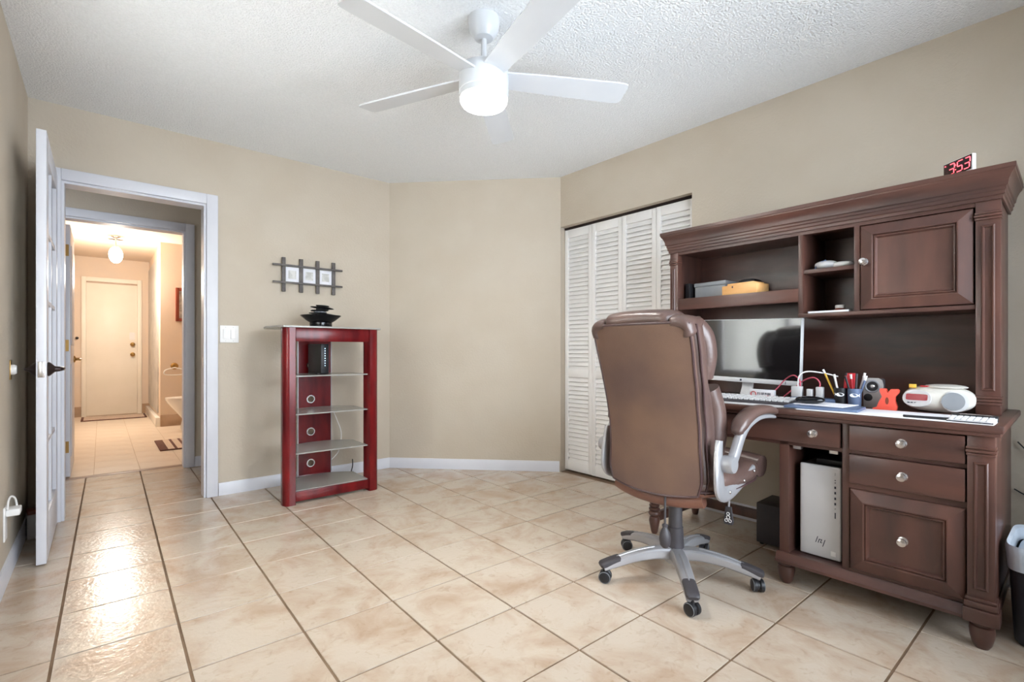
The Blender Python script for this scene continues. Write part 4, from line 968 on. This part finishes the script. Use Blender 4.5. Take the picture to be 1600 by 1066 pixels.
tube(bm, [Vector((x, y, .447)) for x, y in sell(.065, 0, .274, .271, 3.2, 48)] + [Vector((.065 + .274, 0, .447))], .004, 6); ob('seat_piping', bm, M['piping'], ch)
# backrest: profile functions of z
def interp(t, tab):
    for (a, va), (b, vb) in zip(tab, tab[1:]):
        if t <= b:
            u = max(0, min(1, (t - a) / (b - a))); u = u * u * (3 - 2 * u); return va + (vb - va) * u
    return tab[-1][1]
XB = [(.43, -.186), (.55, -.186), (.70, -.196), (.85, -.228), (1.0, -.270), (1.11, -.302)]          # rear face x
HWT = [(.43, .208), (.49, .224), (.62, .218), (.75, .220), (.90, .227), (1.03, .233), (1.10, .234), (1.14, .232)]   # half width
def xb(z): 
    for (a, va), (b, vb) in zip(XB, XB[1:]):
        if z <= b: return va + (vb - va) * (z - a) / (b - a)
    return XB[-1][1]
def hw(z): return interp(z, HWT)
ZS = [.435 + (1.108 - .435) * i / 24 for i in range(25)]
# rear upholstered panel (slightly domed)
def edge_z(u, z):       # lower edge dips in the middle, upper corners rounded
    t = (z - .43) / .68
    return z - .022 * (1 - u * u) * max(0, 1 - t) ** 3 + (0 if t < .8 else -.006 * abs(u) ** 8 * ((t - .8) / .2) ** 2)
NU = 17
def panel_pt(u, z, dx=0.0):
    y = u * hw(z); zz = edge_z(u, z)
    return Vector((xb(z) - .022 * (1 - abs(u) ** 2.2) + .010 * abs(u) ** 3 + dx, y, zz))
def sheet(name, m_, dx0, dx1, k=1.0, z0=0, z1=25):
    bm = bmn(); f = [[bm.verts.new(panel_pt((-1 + 2 * i / (NU - 1)) * k, z, dx0)) for i in range(NU)] for z in ZS[z0:z1]]
    b_ = [[bm.verts.new(panel_pt((-1 + 2 * i / (NU - 1)) * k, z, dx1)) for i in range(NU)] for z in ZS[z0:z1]]
    n_ = len(f)
    for r_ in range(n_ - 1):
        for c_ in range(NU - 1):
            bm.faces.new((f[r_][c_], f[r_][c_ + 1], f[r_ + 1][c_ + 1], f[r_ + 1][c_])); bm.faces.new((b_[r_][c_], b_[r_ + 1][c_], b_[r_ + 1][c_ + 1], b_[r_][c_ + 1]))
        for c_ in (0, NU - 1): bm.faces.new((f[r_][c_], f[r_ + 1][c_], b_[r_ + 1][c_], b_[r_][c_]))
    for c_ in range(NU - 1):
        for r_ in (0, n_ - 1): bm.faces.new((f[r_][c_], f[r_][c_ + 1], b_[r_][c_ + 1], b_[r_][c_]))
    return ob(name, bm, m_, ch, 50)
sheet('back_panel', M['leather_back'], -.006, .022, .945)
rim = []
for i in range(NU): rim.append(panel_pt((-1 + 2 * i / (NU - 1)) * .955, ZS[0], -.004))
for z in ZS[1:]: rim.append(panel_pt(.955, z, -.004))
for i in range(NU - 2, -1, -1): rim.append(panel_pt((-1 + 2 * i / (NU - 1)) * .955, ZS[-1], -.004))
for z in reversed(ZS[:-1]): rim.append(panel_pt(-.955, z, -.004))
bm = bmn(); tube(bm, rim, .0052, 8); ob('back_piping', bm, M['piping'], ch)
rim2 = [panel_pt(1.0, z, .024) + Vector((0, .003, 0)) for z in ZS]; rim3 = [panel_pt(-1.0, z, .024) - Vector((0, .003, 0)) for z in ZS]
for rm in (rim2, rim3): bm = bmn(); tube(bm, rm, .004, 6); ob('back_piping', bm, M['piping'], ch)
# thick cushion in front of the panel, lofted upward
rings = []
for z in [.425 + (1.105 - .425) * i / 30 for i in range(31)]:
    t = (z - .425) / .705; th_ = .115 + .035 * math.sin(PI * min(1, max(0, (z - .46) / .42))) - .012 * math.exp(-((z - .87) / .03) ** 2)
    x0 = xb(z) + .006; hwz = hw(z) + .004; ring = []
    for x, y in sell(0, 0, th_ / 2, hwz, 3.4, 44):
        ring.append(Vector((x0 + th_ / 2 + x, y, z - .014 * (y / hwz) ** 6 * max(0, t - .8) * 5)))
    rings.append(ring)
c0 = rings[0]; cc = sum(c0, Vector()) / len(c0); rings = [[cc + (p_ - cc) * .9 - Vector((0, 0, .01)) for p_ in c0]] + rings
ct_ = rings[-1]; cc = sum(ct_, Vector()) / len(ct_); rings += [[cc + (p_ - cc) * .93 + Vector((0, 0, .014)) for p_ in ct_], [cc + (p_ - cc) * .78 + Vector((0, 0, .024)) for p_ in ct_], [cc + (p_ - cc) * .45 + Vector((0, 0, .028)) for p_ in ct_]]
bm = bmn(); loft(bm, rings); ob('back_cushion', bm, M['leather'], ch, 60)
# side bolster pads (front cushions seen from the side)
for s in (-1, 1):
    bm = bmn(); bar(bm, path([(-.05, s * .185, .56), (-.045, s * .20, .66), (-.055, s * .20, .76), (-.09, s * .19, .85)], 6), .09, .09, Vector((0, 1, 0)), 14, 2.3); ob('bolster', bm, M['leather'], ch, 60)
    bm = bmn(); bar(bm, path([(-.115, s * .18, .90), (-.125, s * .20, .98), (-.15, s * .20, 1.06), (-.19, s * .175, 1.105)], 6), .085, .085, Vector((0, 1, 0)), 14, 2.3); ob('bolster', bm, M['leather'], ch, 60)
# headrest roll folded over the top, with pinched corner pieces
def roll_piece(name, ys, zs, wx_, hx_, xs):
    pts = path([(x_, y_, z_) for x_, y_, z_ in zip(xs, ys, zs)], 5); n_ = len(pts)
    ww = [wx_ * interp(i / (n_ - 1), [(0, .72), (.12, 1), (.88, 1), (1, .72)]) for i in range(n_)]; hh = [hx_ * interp(i / (n_ - 1), [(0, .7), (.12, 1), (.88, 1), (1, .7)]) for i in range(n_)]
    bm = bmn(); bar(bm, pts, ww, hh, Vector((1, 0, 0)), 20, 2.6); ob(name, bm, M['leather'], ch, 60)
roll_piece('headrest', (-.155, -.08, 0, .08, .155), (1.120, 1.128, 1.130, 1.128, 1.120), .165, .078, (-.245, -.244, -.243, -.244, -.245))
for s in (-1, 1):
    roll_piece('headrest_corner', (s * .145, s * .178, s * .200, s * .208), (1.110, 1.111, 1.102, 1.078), .150, .060, (-.245, -.244, -.238, -.225))
# lower lip of the back shell
bm = bmn(); pts = [panel_pt(-.93 + 1.86 * i / 16, ZS[0], .03) + Vector((.03, 0, -.026)) for i in range(17)]; bar(bm, pts, .09, .058, Vector((1, 0, 0)), 12, 3); ob('lower_lip', bm, M['chairwood'], ch, 60)
# arms
def splay(pts, s):      # pads flare outward and stop short of the desk edge
    return [Vector((-.06 + (p_[0] + .06) * .765, p_[1] + s * .034 * (p_[0] + .06) / .4, p_[2] + .008 * (p_[0] + .06) / .4)) if p_[0] > -.06 else Vector(p_) for p_ in pts]
for s in (-1, 1):
    y0 = s * .262; S_ = Vector((0, 1, 0))
    bm = bmn(); pts = path([(-.138, y0, .655), (-.146, y0, .60), (-.152, y0 + s * .004, .53), (-.140, y0 + s * .004, .465), (-.085, y0, .438), (.0, y0, .448), (.09, y0 - s * .002, .472), (.185, y0 - s * .004, .498)], 5); n_ = len(pts)
    wd = [interp(i / n_, [(0, .036), (.15, .05), (.4, .065), (.6, .062), (.8, .05), (1, .03)]) for i in range(n_)]
    bm2 = bar(bm, pts, .022, wd, S_, 14, 3.2); br = ob('arm_bracket', bm, M['silver'], ch)
    bm = bmn(); lathe(bm, [(0, 0), (.032, 0), (.034, .004), (.034, .036), (.03, .044), (0, .046)], axis='y', seg=28)
    for v in bm.verts: v.co = Vector((v.co.x - .118, y0 + s * (.008 + v.co.y), v.co.z + .565))
    ob('pivot', bm, M['silver'], br)
    bm = bmn(); pts = path([(-.125, y0 + s * .034, .548), (-.085, y0 + s * .036, .60), (-.03, y0 + s * .036, .668), (.04, y0 + s * .034, .705), (.14, y0 + s * .03, .724), (.25, y0 + s * .026, .722), (.33, y0 + s * .022, .712)], 5); pts = splay(pts, s); n_ = len(pts)
    bar(bm, pts, [.034] * n_, [interp(i / n_, [(0, .05), (.25, .044), (.5, .03), (.8, .02), (1, .014)]) for i in range(n_)], S_, 14, 3.2); sa = ob('arm_support', bm, M['silver'], ch)
    bm = bmn(); pts = path([(-.062, y0 + s * .034, .672), (-.045, y0 + s * .034, .700), (.005, y0 + s * .034, .728), (.08, y0 + s * .032, .748), (.17, y0 + s * .03, .754), (.26, y0 + s * .026, .748), (.325, y0 + s * .022, .736), (.345, y0 + s * .022, .728)], 5); pts = splay(pts, s); n_ = len(pts)
    bar(bm, pts, [interp(i / (n_ - 1), [(0, .02), (.06, .046), (.2, .062), (.7, .068), (.93, .05), (1, .018)]) for i in range(n_)], [interp(i / (n_ - 1), [(0, .02), (.06, .04), (.25, .05), (.6, .04), (.93, .028), (1, .012)]) for i in range(n_)], S_, 16, 2.5)
    ob('arm_pad', bm, M['leather'], ch, 60)
    for x_, z_ in ((-.07, .445), (.06, .468), (.16, .492)): ob('bolt', lathe(bmn(), [(0, 0), (.006, 0), (.007, s * .003), (.004, s * .005), (0, s * .005)], (x_, y0 + s * .0112, z_), 'y', 10), M['chrome'], br)
# pump bulb and lever
bm = bmn(); tube(bm, path([(-.185, -.06, .425), (-.196, -.065, .37), (-.198, -.066, .29)], 6), .0045, 8); tb_ = ob('pump_tube', bm, M['dgrey'], ch)
bm = bmn(); lathe(bm, [(0, .199), (.010, .200), (.020, .212), (.0235, .235), (.021, .258), (.012, .278), (.008, .284), (.012, .286), (.012, .294), (.006, .297), (0, .297)], (-.198, -.066, 0), seg=20); ob('pump_bulb', bm, M['dgrey'], tb_)
bm = bmn(); tube(bm, path([(.02, -.08, .405), (.05, -.16, .395), (.085, -.195, .375), (.088, -.198, .335)], 6), .0045, 8); lv = ob('height_lever', bm, M['silver'], ch)
bm = bmn(); prism(bm, [(-.011, .338), (.011, .338), (.020, .275), (.016, .262), (-.016, .262), (-.020, .275)], 'x', .082, .092)
for v in bm.verts: v.co.y -= .198
ob('lever_paddle', bm, M['dgrey'], lv)
bm = bmn()
for cy_, cz_, rr_ in ((0, .308, .006), (0, .293, .007), (-.008, .279, .006), (.008, .279, .006)): tube(bm, [(.0815, -.198 + cy_ + rr_ * math.cos(2 * PI * k / 12), cz_ + rr_ * math.sin(2 * PI * k / 12)) for k in range(13)], .0014, 5)
ob('lever_symbol', bm, M['whitep'], lv)
